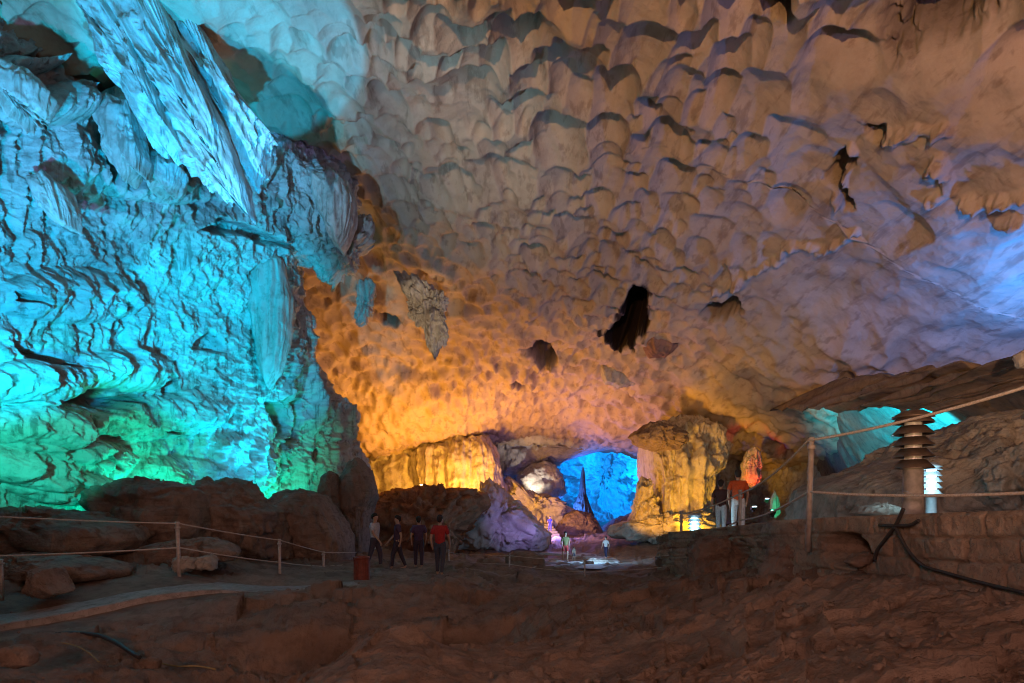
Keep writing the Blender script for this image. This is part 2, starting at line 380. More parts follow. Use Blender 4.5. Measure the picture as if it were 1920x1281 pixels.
        if msk2.any(): d = d - dep * sstep(0, soft, np.where(msk2, poly_dist(px + wq, py + wq, poly), 0))
    fade = np.ones_like(d); fade[:, nu - 25:] = np.linspace(1, .35, 25 + nc)[None]
    G = G + nrm * (d * fade)[..., None]
    o = link('cave_wall', mesh_np('cave_wall', G, grid_faces(nv, nu + nc)), M_WALL)
    tag(o, 'towering flowstone cave wall on the left, washed in turquoise light', 'cave wall', kind='structure')
build_wall()
print('wall', time.time() - T00)

# ------------------------------------------------------------------ floor
FLO = [(0, 1.5, -1.5), (-6, 2, -1.7), (6, 2, -.7), (0, 3, -1.45), (0, 5, -1.48), (-1.2, 4.6, -1.42), (-1.35, 6.2, -1.40), (.3, 8.3, -1.45), (-5.3, 5.9, -1.8), (-4.6, 7.5, -1.85), (-2.4, 6.6, -2.15), (-1.2, 7.5, -2.15), (-3, 7.6, -2.1),
       (-3.3, 8.7, -1.55), (-1.5, 8.9, -1.53), (-.1, 9.1, -1.52), (-7.7, 8.5, -1.66), (-5, 12.2, -1.6), (-5, 8.0, -1.75), (-4.4, 13, -1.52), (-1.9, 15, -1.6), (-6.4, 11, -1.2), (-8.9, 11, -1.0), (-12.6, 14, -.5), (-8.2, 9.6, -1.4), (-10, 7, -1.5), (-14, 8, -1),
       (1.04, 4.6, -1.36), (1.87, 3.7, -1.12), (2.64, 3, -.92), (3.5, 7.2, -.82), (3.7, 6, -.62), (3.9, 4.5, -.64), (3.5, 11, -1.19), (3.04, 12, -1.4), (2.2, 17, -1.9), (.75, 20, -1.87), (2, 10, -1.4), (1.5, 7, -1.3),
       (0, 30, -2.4), (3, 32, -2.55), (0, 45, -2.3), (5, 60, -2), (5, 75, -1.7), (-8, 30, -1.9), (-12, 40, -1.5), (10, 30, -2.2), (10, 38, -1.4), (8, 6, -.8), (8, 12, -1.3), (12, 20, -1.3), (15, 12, -.8), (20, 30, -1), (-9, 20, -1.4), (-6, 22, -1.5), (-4, 30, -2.1),
       (-20, 30, 0), (-30, 60, 0), (25, 60, 0), (6, 95, -1), (-20, 10, 0), (25, 10, 0)]
FLO = np.array(FLO, float)
floor_f0 = tps(FLO[:, :2] / 10, FLO[:, 2] - KH * FLO[:, 1], .0003)
def floor_z(x, y): return EYE + float(floor_f0(np.array(x / 10.0), np.array(y / 10.0)))
def build_floor():
    n, m = 560, 900
    Yr = np.concatenate([1 / np.linspace(1 / 112.0, 1 / 2.6, n - 40), np.linspace(2.55, -7, 40)])
    s = np.linspace(-1, 1, m)
    e = np.where(np.abs(s) < .88, s / .88 * .98, np.sign(s) * (.98 + (np.abs(s) - .88) / .12 * 1.6))
    W = np.maximum(Yr, 2.5) + np.where(Yr < 6, (6 - Yr).clip(0, 5) * .5, 0)
    X = np.clip(e[None] * W[:, None], -45, 45); Y = np.repeat(Yr[:, None], m, 1)
    Z = floor_f0(X / 10, Y / 10)
    Q = np.stack([X, Y, 0 * X], -1)
    # abrupt ledge over the trench
    lx = Y - (8.45 + .35 * fbm(Q, .55, 4, seed=3) + .06 * X)
    led = sstep(-.12, .06, lx) * sstep(-4.2, -3.4, X) * sstep(1.0, .1, X)
    Z = Z - .28 * (1 - led) * sstep(-4.4, -3.2, X) * sstep(.9, -.4, X) * sstep(6.6, 7.4, Y) * sstep(9.2, 8.6, Y)
    px = 960 + X / np.maximum(Y, 1) * F
    rough = .10 * fbm(Q, .8, 5, .55, seed=1) + .05 * fbm(Q * np.array([.45, 1.5, 1]), 2.2, 5, .6, ridged=True, seed=4) - .03
    path = 0 * X
    for pl in [[(-16, 5.4), (-8.8, 8.0), (-5.2, 10.9), (-3, 12.0)]]:
        path = np.maximum(path, sstep(1.5, 1.1, poly_dist(X, Y, pl, False)))
    st = (Z * 9 + 1.2 * fbm(Q, .6, 4, seed=6)) % 1.0
    far = sstep(18, 26, Y)
    Z = Z + rough * (1 - .9 * path) * (1 + 1.6 * far) + .05 * (st ** 3) * (1 - path)
    fq = facets(Q * np.array([.8, 1.25, 1]) + .18 * fbm(Q, 1.6, 3, seed=14)[..., None], .95, 3); fq2 = facets(Q * np.array([.8, 1.3, 1]) + .08 * fbm(Q, 3, 3, seed=15)[..., None], 2.6, 5)
    Z = Z + (.15 * fq * sstep(4, 9, Y) + .05 * fq + .055 * fq2) * (1 - path) * sstep(-.35, .25, fbm(Q, .35, 2, seed=16) + .15)
    Z = Z + .05 * fbm(Q, 6, 5, .65, seed=8) * (1 - path) * (1 - far)
    # rising mound in the left foreground and a crest on the right one
    Z = Z + .16 * sstep(.5, .0, np.abs(np.hypot((X + 1.35) / 1.0, (Y - 6.1) / .5) - .3)) * sstep(.9, .2, np.hypot((X + 1.3) / 1.0, (Y - 6.1) / .6))
    # gravelly hollow near the right mound
    g = sstep(1.0, .3, np.hypot((X - .8) / 1.1, (Y - 5.1) / .5))
    Z = Z - .10 * g + g * .08 * np.clip(fbm(Q, 9, 3, .6, seed=9), 0, 1)
    G = np.stack([X, Y, Z + EYE], -1)
    o = link('cave_floor', mesh_np('cave_floor', G, grid_faces(n, m)[:, ::-1]), M_FLOOR)
    tag(o, 'uneven brown rock and dirt floor of the cave', 'cave floor', kind='structure')
build_floor()
print('floor', time.time() - T00)

def gravel():
    rs = np.random.RandomState(3); bm = bmesh.new(); bmesh.ops.create_icosphere(bm, subdivisions=1, radius=1)
    bv = np.array([v.co[:] for v in bm.verts]); bf = np.array([[v.index for v in f.verts] for f in bm.faces]); bm.free()
    n = 2600; Y = 2.8 + 15 * rs.rand(n) ** 1.6; X = (rs.rand(n) * 2 - 1) * .95 * Y
    keep = (X < np.interp(Y, [1.5, 4.5, 7, 8, 11.5, 14, 17], [4.3, 3.8, 3.5, 3.7, 4.2, 3.9, 4.3]))
    cl = fbm(np.stack([X, Y, 0 * X], -1), .7, 3, seed=33); keep &= cl > -.1 - .5 * (np.hypot((X - .8) / 1.2, (Y - 5) / .7) < 1)
    X, Y = X[keep], Y[keep]; n = len(X); r = .008 + .036 * rs.rand(n) ** 4
    Z = EYE + floor_f0(X / 10, Y / 10)
    vs = []; fs = []
    dg = bpy.data.objects['cave_floor'].data; N = len(dg.vertices); co = np.empty(N * 3, np.float32); dg.vertices.foreach_get('co', co); co = co.reshape(-1, 3)
    sel = (co[:, 1] > 2.4) & (co[:, 1] < 19); fl = co[sel]
    key = {}
    gx = np.floor(fl[:, 0] / .12).astype(int); gy = np.floor(fl[:, 1] / .12).astype(int)
    for a, b, z in zip(gx, gy, fl[:, 2]): key[(a, b)] = z
    for i in range(n):
        z = key.get((int(math.floor(X[i] / .12)), int(math.floor(Y[i] / .12))), Z[i])
        sc = r[i] * (.6 + .8 * rs.rand(3)); v = bv * (1 + .35 * (rs.rand(len(bv), 1) - .5)) * sc * np.array([1, 1, .7])
        t = rs.rand() * 6.3; c, s_ = math.cos(t), math.sin(t)
        v = np.stack([v[:, 0] * c - v[:, 1] * s_ + X[i], v[:, 0] * s_ + v[:, 1] * c + Y[i], v[:, 2] + z + r[i] * .2], -1)
        fs.append(bf + len(vs) * len(bv)); vs.append(v)
    o = link('gravel', mesh_np('gravel', np.concatenate(vs), np.concatenate(fs), False), M_FLOOR)
    tag(o, 'loose stone chips scattered over the dirt floor', 'gravel', kind='stuff')
gravel()

# ------------------------------------------------------------------ star-shaped solid rocks from an outline
def blob(name, outline, Y, thick, mat, label=None, cat=None, group=None, kind=None, parent=None, amp=.12, freq=1.0, flute=0.0, ffreq=2.0, lean=0.0, nt=220, nph=96, box=.75, seed=0, strata=0.0, fdir=None, center=None, fz=.15, back=None, fac=None, shrink=1.0):
    if fac is None: fac = amp * (.35 if flute else .9)
    if cat == 'stalactites': fac = .03
    O = np.array(outline, float)
    c = np.array(center, float) if center is not None else O.mean(0)
    k = len(O); dn = []
    for i in range(k):
        t = np.linspace(0, 1, 24, endpoint=False)[:, None]; dn.append(O[i] * (1 - t) + O[(i + 1) % k] * t)
    D = (np.concatenate(dn) - c) * shrink; D[:, 1] *= -1
    ang = np.arctan2(D[:, 1], D[:, 0]); rad = np.hypot(D[:, 0], D[:, 1])
    od = np.argsort(ang); ang = ang[od]; rad = rad[od]
    be = np.linspace(-math.pi / 2, math.pi / 2, nph)[:, None]; la = np.linspace(-math.pi, math.pi, nt, endpoint=False)[None]
    dx = np.cos(be) * np.cos(la); dy = np.cos(be) * np.sin(la); dz = np.sin(be) * np.ones_like(la)
    th = np.arctan2(dz, dx); rho = np.hypot(dx, dz)
    R = np.interp(th, np.concatenate([ang - 2 * math.pi, ang, ang + 2 * math.pi]), np.concatenate([rad, rad, rad])) * Y / F
    cr = rho ** box; sd = np.sign(dy) * np.abs(dy) ** box
    C = P(c[0], c[1], Y)
    X = cr * R * np.cos(th); Z = cr * R * np.sin(th)
    sb = np.where(sd > 0, sd * (back if back else 1.0), sd)
    Yd = sb * thick + lean * Z
    G = np.stack([X, Yd, Z], -1)
    dirn = np.stack([X, Yd * (np.mean(R) / thick) ** 2, Z], -1); dirn /= np.linalg.norm(dirn, axis=-1, keepdims=True) + 1e-6
    W = G + C
    d = amp * (fbm(W, freq, 5, .55, seed=seed) + .6 * fbm(W, freq * 2.1, 4, .6, ridged=True, seed=seed + 3) - .2)
    if flute:
        B = W
        if fdir is not None:
            a = math.radians(fdir); B = np.stack([W[..., 0] * math.cos(a) + W[..., 2] * math.sin(a), W[..., 1], -W[..., 0] * math.sin(a) + W[..., 2] * math.cos(a)], -1)
        B = B * np.array([1, 1, fz])
        d = d + flute * (fbm(B, ffreq, 3, .55, ridged=True, seed=seed + 5) + .45 * fbm(B, ffreq * 2.6, 2, .5, ridged=True, seed=seed + 6))
    d = d + amp * .30 * fbm(W, freq * 6, 4, .6, ridged=True, seed=seed + 8) + amp * .5 * (np.abs(fbm(W, freq * 1.6, 3, seed=seed + 10)) * 2 - .5)
    if fac: d = d + fac * facets(W + .15 * fbm(W, freq * 2, 3, seed=seed)[..., None], freq * 1.3, seed) + fac * .4 * facets(W, freq * 3.4, seed + 1)
    if strata:
        d = d + strata * (((W[..., 2] + .2 * fbm(W, 1.2, 3, seed=seed)) * 2.3) % 1.0)
    d = d - .8 * d.mean()
    edge = .35 + .65 * np.abs(sd)
    G = G + dirn * (d * edge)[..., None]
    base = np.array([C[0], C[1], C[2] + G[..., 2].min()])
    V = G + C - base
    V[0] = V[0].mean(0); V[-1] = V[-1].mean(0)
    loc = tuple(base)
    if parent is not None:
        pl = np.array(parent.location); loc = tuple(base - pl)
    o = link(name, mesh_np(name, V, grid_faces(nph, nt, wrap=True, flip=False)), mat, parent, loc)
    return tag(o, label, cat, group, kind)

# boulders in front of the left wall
blob('boulder', [(190, 937), (205, 918), (235, 902), (270, 901), (330, 905), (365, 915), (385, 922), (392, 960), (385, 1010), (360, 1040), (300, 1062), (262, 1062), (243, 1030), (235, 985), (205, 958)], 14.4, 1.3, M_ROCK,
     'big brown overhanging boulder with pointed left end against the turquoise wall', 'boulder', amp=.22, freq=.9, strata=.10, seed=3, nt=200, nph=90)
blob('boulder', [(378, 918), (400, 900), (425, 898), (455, 912), (475, 928), (498, 946), (522, 962), (530, 1000), (535, 1050), (480, 1064), (400, 1060), (370, 1020), (370, 960)], 16.4, 1.6, M_ROCK,
     'tall brown boulder with cracked face leaning on the overhanging boulder', 'boulder', amp=.26, freq=.9, strata=.06, seed=8, nt=200, nph=90)
blob('boulder', [(512, 940), (540, 922), (575, 920), (605, 930), (620, 950), (640, 985), (655, 1020), (655, 1060), (600, 1066), (530, 1060), (512, 1010)], 18.6, 1.6, M_ROCK,
     'rounded brown boulder with dripping ridges behind the middle rope post', 'boulder', amp=.16, freq=1.1, flute=.12, ffreq=1.6, seed=12, nt=180, nph=80)
blob('stalagmite', [(598, 960), (600, 915), (606, 892), (620, 884), (632, 890), (637, 915), (640, 960), (640, 1000), (600, 1000)], 20.3, .6, M_ROCK,
     'short round-topped stalagmite standing behind the dripping boulder', 'stalagmite', amp=.08, freq=1.4, flute=.06, seed=14)
blob('rock_column', [(628, 960), (640, 905), (652, 880), (672, 858), (690, 880), (700, 905), (703, 930), (695, 950), (690, 985), (690, 1030), (680, 1062), (640, 1062), (632, 1010)], 21.5, 1.3, M_ROCK,
     'dark ribbed rock column at the foot of the turquoise wall corner', 'rock column', amp=.18, freq=1.0, flute=.16, ffreq=1.8, seed=17, nt=180, nph=80)
blob('rock', [(328, 1052), (332, 1046), (350, 1043), (365, 1050), (368, 1066), (345, 1074), (330, 1072)], 11.2, .2, M_SLOPE, 'small pale stone at the foot of the first rope post', 'rock', amp=.05, freq=3, seed=2, nt=70, nph=36)
blob('rock', [(364, 1055), (375, 1044), (395, 1042), (404, 1055), (402, 1068), (380, 1070), (366, 1066)], 11.4, .22, M_SLOPE, 'small light lumpy stone right of the first rope post', 'rock', amp=.05, freq=3, seed=5, nt=70, nph=36)
blob('rock', [(250, 1060), (270, 1025), (330, 1012), (400, 1008), (430, 1020), (448, 1036), (440, 1050), (380, 1060), (300, 1072)], 12.9, .6, M_ROCK, 'low flat brown rock lying under the overhanging boulder', 'rock', amp=.09, freq=1.6, seed=6, strata=.06)
blob('stalagmite', [(58, 1112), (68, 1090), (72, 1068), (80, 1064), (97, 1065), (104, 1078), (112, 1095), (125, 1112), (95, 1120)], 9.4, .35, M_ROCK, 'stubby broken stalagmite stump with a flat top beside the path', 'stalagmite', amp=.05, freq=2.5, flute=.04, seed=21)
blob('rock_bank', [(-120, 1080), (-60, 1040), (0, 1045), (60, 1040), (130, 1046), (200, 1056), (235, 1070), (220, 1085), (120, 1092), (0, 1095)], 10.8, .9, M_ROCK, 'dark layered rock bank behind the broken stalagmite', 'rock', amp=.12, freq=1.3, strata=.1, seed=25)
blob('rock_bank', [(-160, 1010), (-60, 965), (40, 955), (150, 965), (235, 985), (260, 1010), (240, 1040), (100, 1048), (-60, 1050)], 12.4, 1.3, M_ROCK, 'dark rubble bank beneath the green flowstone', 'rock', amp=.2, freq=1.3, strata=.08, seed=29)
blob('rock', [(0, 1225), (14, 1212), (40, 1210), (62, 1228), (64, 1245), (40, 1252), (8, 1248)], 6.2, .16, M_FLOOR, 'loose brown stone beside the dark cable on the dirt', 'rock', amp=.03, freq=4, seed=31, nt=70, nph=36)
blob('rock', [(262, 1240), (280, 1232), (300, 1238), (298, 1252), (272, 1254)], 6.6, .09, M_FLOOR, 'fist sized stone where the cable ends', 'rock', amp=.02, freq=5, seed=33, nt=60, nph=30)

# big drapery hanging from the roof on the left
drp = empty('drapery', tuple(P(400, 385, 14.3)))
tag(drp, 'long fluted grey violet drapery slanting down from the roof', 'drapery')
DK = dict(parent=drp, amp=.08, freq=.8, flute=.30, ffreq=2.8, fdir=27, fac=.04, nt=300, nph=240, box=.8, fz=.07)
blob('main_fold', [(185, -50), (290, -60), (335, 60), (372, 150), (412, 230), (440, 320), (446, 386), (425, 345), (408, 330), (392, 296), (370, 290), (350, 262), (325, 250), (300, 215), (265, 150), (232, 90)], 13.9, .75, M_FLOW, lean=-.26, seed=41, center=(330, 150), **DK)
blob('side_fold', [(150, 10), (190, -50), (255, 60), (285, 150), (310, 220), (342, 288), (318, 270), (306, 282), (290, 258), (272, 262), (250, 205), (235, 165), (210, 145), (198, 100), (185, 55)], 13.5, .5, M_FLOW, lean=-.26, seed=43, center=(255, 130), **DK)
blob('shaded_fold', [(285, -60), (345, -60), (385, 60), (430, 150), (470, 205), (502, 240), (482, 262), (478, 300), (460, 335), (448, 300), (430, 285), (400, 220), (360, 130), (322, 50)], 14.7, .8, M_FLOW, lean=-.26, seed=45, center=(400, 150), **DK)
blob('lower_fringe', [(335, 250), (395, 285), (436, 325), (447, 388), (430, 362), (418, 372), (404, 345), (388, 352), (376, 322), (358, 325), (340, 290)], 14.3, .45, M_FLOW, lean=-.2, seed=47, center=(395, 318), **DK)
def curtain(outline, Y, thick, label, seed, flute=.16, ffreq=3.0, fdir=None, mat=None, **k):
    return blob('stalactite_curtain', outline, Y, thick, mat or M_FLOW, label, 'stalactites', 'stalactite curtains on the left wall', amp=.07, freq=1.4, flute=flute, ffreq=ffreq, fdir=fdir, seed=seed, fz=.07, **k)
curtain([(178, 195), (215, 188), (248, 195), (262, 250), (275, 300), (268, 335), (255, 318), (240, 345), (225, 320), (212, 300), (205, 260), (190, 235)], 14.6, .5, 'narrow pleated curtain just left of the long slanting drapery', 51, nt=180, nph=70)
curtain([(5, 130), (60, 140), (85, 165), (80, 205), (60, 230), (48, 200), (35, 235), (20, 215), (0, 225), (-20, 200), (-20, 140)], 12.1, .5, 'fringe of thin stalactites under the dark alcove at the upper left', 53, nt=160, nph=60)
curtain([(280, 275), (320, 285), (345, 320), (338, 352), (322, 370), (308, 355), (295, 368), (284, 330)], 15.6, .5, 'short fringed curtain below the tip of the narrow pleated curtain', 57, nt=140, nph=60)
curtain([(65, 345), (100, 335), (120, 355), (135, 400), (140, 432), (118, 425), (95, 405), (80, 385)], 13.2, .45, 'smooth slanted flowstone apron on the left wall', 59, fdir=20)
curtain([(590, 335), (625, 325), (655, 345), (664, 380), (662, 420), (652, 455), (640, 470), (625, 455), (615, 430), (600, 400), (592, 365)], 21.0, .8, 'ribbed curtain hanging at the end of the turquoise wall by the orange vault', 61, flute=.2, ffreq=2.4, nt=150, nph=70)
curtain([(470, 490), (500, 470), (530, 490), (545, 560), (540, 640), (525, 700), (505, 730), (490, 690), (485, 640), (472, 590), (468, 530)], 20.6, .7, 'tall vertical rib column on the turquoise wall near its corner', 63, flute=.2, ffreq=2.0, nt=150, nph=70)

# formations hanging from the roof
blob('hanging_stalactite', [(738, 512), (780, 515), (815, 538), (838, 556), (832, 580), (836, 600), (845, 620), (836, 642), (826, 664), (818, 680), (806, 660), (800, 640), (796, 622), (780, 612), (768, 598), (766, 570), (755, 545)], 28.0, .8, M_FLOW,
     'large jagged stalactite cluster hanging over the orange vault', 'stalactite', amp=.5, freq=1.1, flute=.5, ffreq=1.5, seed=71, nt=260, nph=160, fac=.3, shrink=.86, center=(800, 580))
blob('hanging_stalactite', [(672, 535), (690, 525), (705, 540), (700, 560), (692, 580), (684, 600), (672, 610), (666, 600), (674, 580), (670, 555)], 28.0, .6, M_FLOW, 'small tapering stalactite left of the large jagged cluster', 'stalactite', amp=.3, freq=1.6, flute=.2, fac=.2, seed=73, nt=100, nph=50)
blob('hanging_stalactite', [(600, 470), (650, 440), (690, 400), (700, 430), (695, 455), (670, 470), (660, 500), (640, 505), (620, 530), (600, 520), (594, 495)], 22.6, .7, M_FLOW, 'crusty golden stalactite knot at the wall end beneath the ribbed curtain', 'stalactite', amp=.45, freq=1.6, flute=.25, fac=.3, seed=75, nt=130, nph=60)
blob('hanging_stalactite', [(1215, 610), (1235, 568), (1256, 550), (1270, 575), (1278, 610), (1272, 650), (1250, 668), (1222, 668), (1208, 650)], 34.0, 1.3, M_RED, 'brown curtain of rock hanging beside the black roof shaft', 'stalactite', amp=.15, freq=.8, flute=.25, ffreq=1.2, seed=77, nt=130, nph=60)
blob('hanging_stalactite', [(1130, 665), (1160, 655), (1195, 665), (1205, 700), (1190, 722), (1160, 725), (1135, 718), (1125, 690)], 39.3, .9, M_FAR, 'pale pleated stub below the black roof shaft', 'stalactite', amp=.2, freq=.7, flute=.2, ffreq=1.2, seed=79, nt=100, nph=50)
blob('hanging_stalactite', [(1320, 590), (1350, 570), (1395, 575), (1398, 600), (1375, 622), (1340, 620), (1320, 612)], 31.0, .8, M_ROCK, 'dark knobbly stalactite knot right of the black roof shaft', 'stalactite', amp=.25, freq=1.0, seed=81, nt=100, nph=50)
blob('hanging_stalactite', [(1905, 665), (1925, 655), (1935, 680), (1922, 692), (1910, 690)], 13.0, .15, M_FLOW, 'tiny pale stalactite at the right shelf lip', 'stalactite', amp=.05, freq=3, seed=83, nt=60, nph=30)

# far flowstone columns and mounds
blob('flowstone_column', [(778, 850), (800, 828), (860, 812), (915, 818), (930, 850), (938, 880), (946, 930), (920, 955), (850, 945), (800, 945), (785, 900)], 53.5, 3.0, M_FAR,
     'massive golden flowstone column left of the blue chamber', 'flowstone column', amp=.35, freq=.5, flute=.75, ffreq=.75, seed=91, nt=260, nph=110, fz=.1)
blob('flowstone_slope', [(660, 880), (700, 855), (740, 836), (790, 826), (812, 850), (815, 900), (812, 945), (740, 955), (670, 950)], 55, 3.0, M_FAR,
     'golden draped flowstone slope at the foot of the left vault', 'flowstone', amp=.5, freq=.45, flute=.4, ffreq=.6, seed=93, nt=200, nph=90)
blob('rock_mound', [(640, 1060), (660, 960), (692, 932), (740, 922), (800, 917), (860, 916), (905, 925), (918, 945), (895, 972), (865, 1000), (845, 1045), (760, 1062)], 34, 3.2, M_RED,
     'reddish brown rock mound below the golden column', 'rock', amp=.6, freq=.6, seed=95, fac=.7, nt=220, nph=100)
blob('rubble_slope', [(830, 1010), (872, 975), (898, 935), (905, 908), (920, 902), (945, 925), (975, 950), (1010, 978), (1030, 1000), (1015, 1030), (900, 1040)], 40, 3.2, M_DOME,
     'rubble slope lit violet on its right side beside the blue chamber', 'rock', amp=.6, freq=.6, seed=97, fac=.6, nt=220, nph=100)
blob('rubble_slope', [(940, 925), (955, 895), (985, 920), (1010, 930), (1040, 935), (1075, 955), (1060, 1000), (1000, 1005), (960, 980)], 58, 3.0, M_DOME, 'blue lit rubble bank under the dome shaped rock', 'rock', amp=.9, freq=.5, seed=98, nt=200, nph=90)
blob('roof_spur', [(930, 850), (945, 826), (1040, 822), (1130, 824), (1185, 834), (1150, 840), (1110, 849), (1062, 863), (1025, 880), (985, 890), (955, 898), (938, 880)], 66, 2.6, M_DOME, 'pale rock spur under the roof lip arching over the blue chamber', 'rock', amp=.5, freq=.5, seed=261, center=(1010, 848))
blob('dome_rock', [(962, 925), (972, 890), (995, 871), (1020, 866), (1042, 876), (1056, 898), (1062, 925), (1040, 945), (990, 945)], 64, 3.2, M_DOME, 'smooth dome shaped rock at the mouth of the blue chamber', 'rock', amp=.35, freq=.35, seed=99, nt=160, nph=80)
blob('stalagmite', [(1066, 985), (1076, 950), (1086, 925), (1088, 905), (1090, 885), (1093, 872), (1096, 885), (1097, 905), (1098, 925), (1106, 950), (1120, 985), (1092, 1000)], 68, 1.0, M_ROCK, 'tall thin stalagmite silhouetted against the blue chamber wall', 'stalagmite', amp=.25, freq=.6, flute=.2, ffreq=1, seed=101, nt=140, nph=60, center=(1092, 955))
blob('rock_mound', [(1030, 1012), (1046, 980), (1058, 965), (1080, 958), (1108, 963), (1122, 980), (1132, 1000), (1120, 1015), (1060, 1018)], 56, 2.2, M_ROCK, 'low rounded mound in violet shade before the tall stalagmite', 'rock', amp=.3, freq=.4, seed=103)
blob('rock_mound', [(1120, 1000), (1150, 975), (1190, 960), (1220, 985), (1210, 1010), (1140, 1012)], 60, 2.5, M_ROCK, 'low violet shaded mound beside the golden pillar foot', 'rock', amp=.4, freq=.4, seed=104)
pil = empty('rock_pillar', tuple(P(1270, 1005, 38)))
tag(pil, 'golden lit flowstone pillar with a dark overhanging cap right of the blue chamber', 'rock pillar')
blob('shaft', [(1226, 845), (1228, 800), (1275, 785), (1325, 790), (1370, 835), (1352, 875), (1332, 895), (1325, 940), (1335, 990), (1315, 1018), (1245, 1018), (1222, 1000), (1226, 950), (1232, 900)], 38, 1.9, M_FAR, parent=pil, amp=.4, freq=.6, flute=.75, ffreq=1.05, seed=111, nt=280, nph=120, fz=.12, center=(1275, 900), back=4.5)
blob('cap', [(1183, 818), (1196, 806), (1212, 796), (1240, 797), (1262, 802), (1285, 815), (1288, 828), (1262, 842), (1225, 845), (1197, 835)], 36.4, 1.5, M_ROCK, parent=pil, amp=.3, freq=.8, seed=113)
blob('lower_knob', [(1176, 985), (1190, 955), (1196, 908), (1206, 896), (1220, 902), (1230, 950), (1238, 1005), (1196, 1008)], 36.8, 1.0, M_FAR, parent=pil, amp=.35, freq=1.2, seed=115, fac=.4, nt=160, nph=70)
blob('foot', [(1140, 1000), (1150, 985), (1175, 978), (1200, 975), (1250, 965), (1310, 960), (1345, 975), (1350, 1008), (1300, 1016), (1200, 1014), (1150, 1008)], 36.2, 1.6, M_FAR, parent=pil, amp=.4, freq=1.2, seed=117, fac=.45, nt=180, nph=80)

# back chamber behind the roof lip
def sheet(name, ctrl, x0, x1, y0, y1, n, m, mat, label, cat, amp, freq, seed, flute=0, ridged=.4, fold=None, kind='structure', scal=0.0):
    c = np.array(ctrl, float); sc = max(abs(x1 - x0), abs(y1 - y0)) / 3
    f = tps(c[:, :2] / sc, c[:, 2], .0003)
    px, py = np.meshgrid(np.linspace(x0, x1, m), np.linspace(y0, y1, n))
    if fold is not None: py = np.maximum(0, 1 - (y1 - py) / (y1 - y0)) * (y1 - fold(px)) + fold(px)
    D = f(px / sc, py / sc); G = Pa(px, py, D)
    if fold is not None:
        k = 24; q = (np.arange(k, 0, -1) / k)[:, None]
        t0 = G[0][None]; back = t0 + np.stack([0.25 * q * np.ones(m), 7 * q * np.ones(m), -.12 * q * np.ones(m)], -1)
        G = np.concatenate([back, G], 0)
    nrm = grid_normals(G)
    nrm = np.where((nrm[..., 1:2] > 0), -nrm, nrm) if fold is None else nrm * np.sign(-(nrm[k + 30:k + 31, m // 2:m // 2 + 1, 1:2]))
    d = amp * (fbm(G, freq, 5, .55, seed=seed) + ridged * fbm(G, freq * 2, 4, .6, ridged=True, seed=seed + 2))
    if flute: d = d + flute * fbm(G * np.array([1, 1, .15]), freq * 3, 3, ridged=True, seed=seed + 4)
    if scal: d = d - scal * scallops(G[..., 0] + .3 * fbm(G, .6, 3), (G[..., 1] + .3 * fbm(G, .6, 3, seed=4)) * .7, 1.0, 61)
    G = G + nrm * d[..., None]
    o = link(name, mesh_np(name, G, grid_faces(*G.shape[:2])), mat)
    return tag(o, label, cat, kind=kind)
sheet('chamber_wall', [(850, 760, 66), (850, 900, 58), (850, 1040, 56), (940, 880, 64), (1000, 840, 76), (1000, 780, 80), (1080, 830, 92), (1120, 900, 98), (1200, 900, 92), (1200, 780, 92), (1300, 900, 78), (1300, 1040, 70), (1100, 1000, 84), (1000, 1000, 72), (1100, 1040, 74), (1080, 760, 92), (1300, 760, 80), (980, 900, 74), (1010, 865, 80)],
      840, 1310, 740, 1040, 300, 460, M_DOME, 'blue lit back wall of the far chamber', 'cave wall', 2.6, .13, 201, ridged=.8, flute=.5)
# dark recess right of the pillar
sheet('recess_wall', [(1300, 780, 47), (1300, 1010, 45), (1400, 850, 46), (1450, 930, 44), (1520, 880, 40), (1600, 900, 36), (1700, 900, 34), (1700, 1010, 30), (1500, 1010, 38), (1400, 1010, 43), (1700, 780, 38), (1500, 780, 44)],
      1300, 1760, 780, 1020, 150, 260, M_FLOW, 'dim fluted rear wall of the recess right of the pillar', 'cave wall', 1.0, .25, 211, flute=.5)
# shelf of rock that closes the right side
lip = lambda px: np.interp(px, [1480, 1540, 1580, 1620, 1680, 1750, 1850, 1920, 2100, 2300], [752, 732, 716, 702, 692, 690, 680, 660, 655, 640]) + 5 * np.sin(px * .031) + 4 * np.sin(px * .083)
sheet('rock_shelf', [(1360, 720, 42), (1360, 820, 50), (1450, 700, 36), (1450, 800, 44), (1450, 900, 48), (1500, 720, 36), (1500, 800, 42), (1550, 720, 28.0), (1550, 800, 34), (1600, 700, 23.0), (1600, 800, 28.5), (1600, 900, 33), (1750, 690, 17), (1750, 800, 22), (1750, 900, 26), (1920, 660, 13.6), (1920, 760, 16.5), (1920, 900, 19.5), (2250, 640, 10.5), (2250, 900, 12.5), (1520, 860, 40)],
      1480, 2250, 690, 905, 220, 480, M_SHELF, 'low brown underside of the rock shelf on the right', 'cave ceiling', .12, .25, 221, fold=lip, scal=.30)
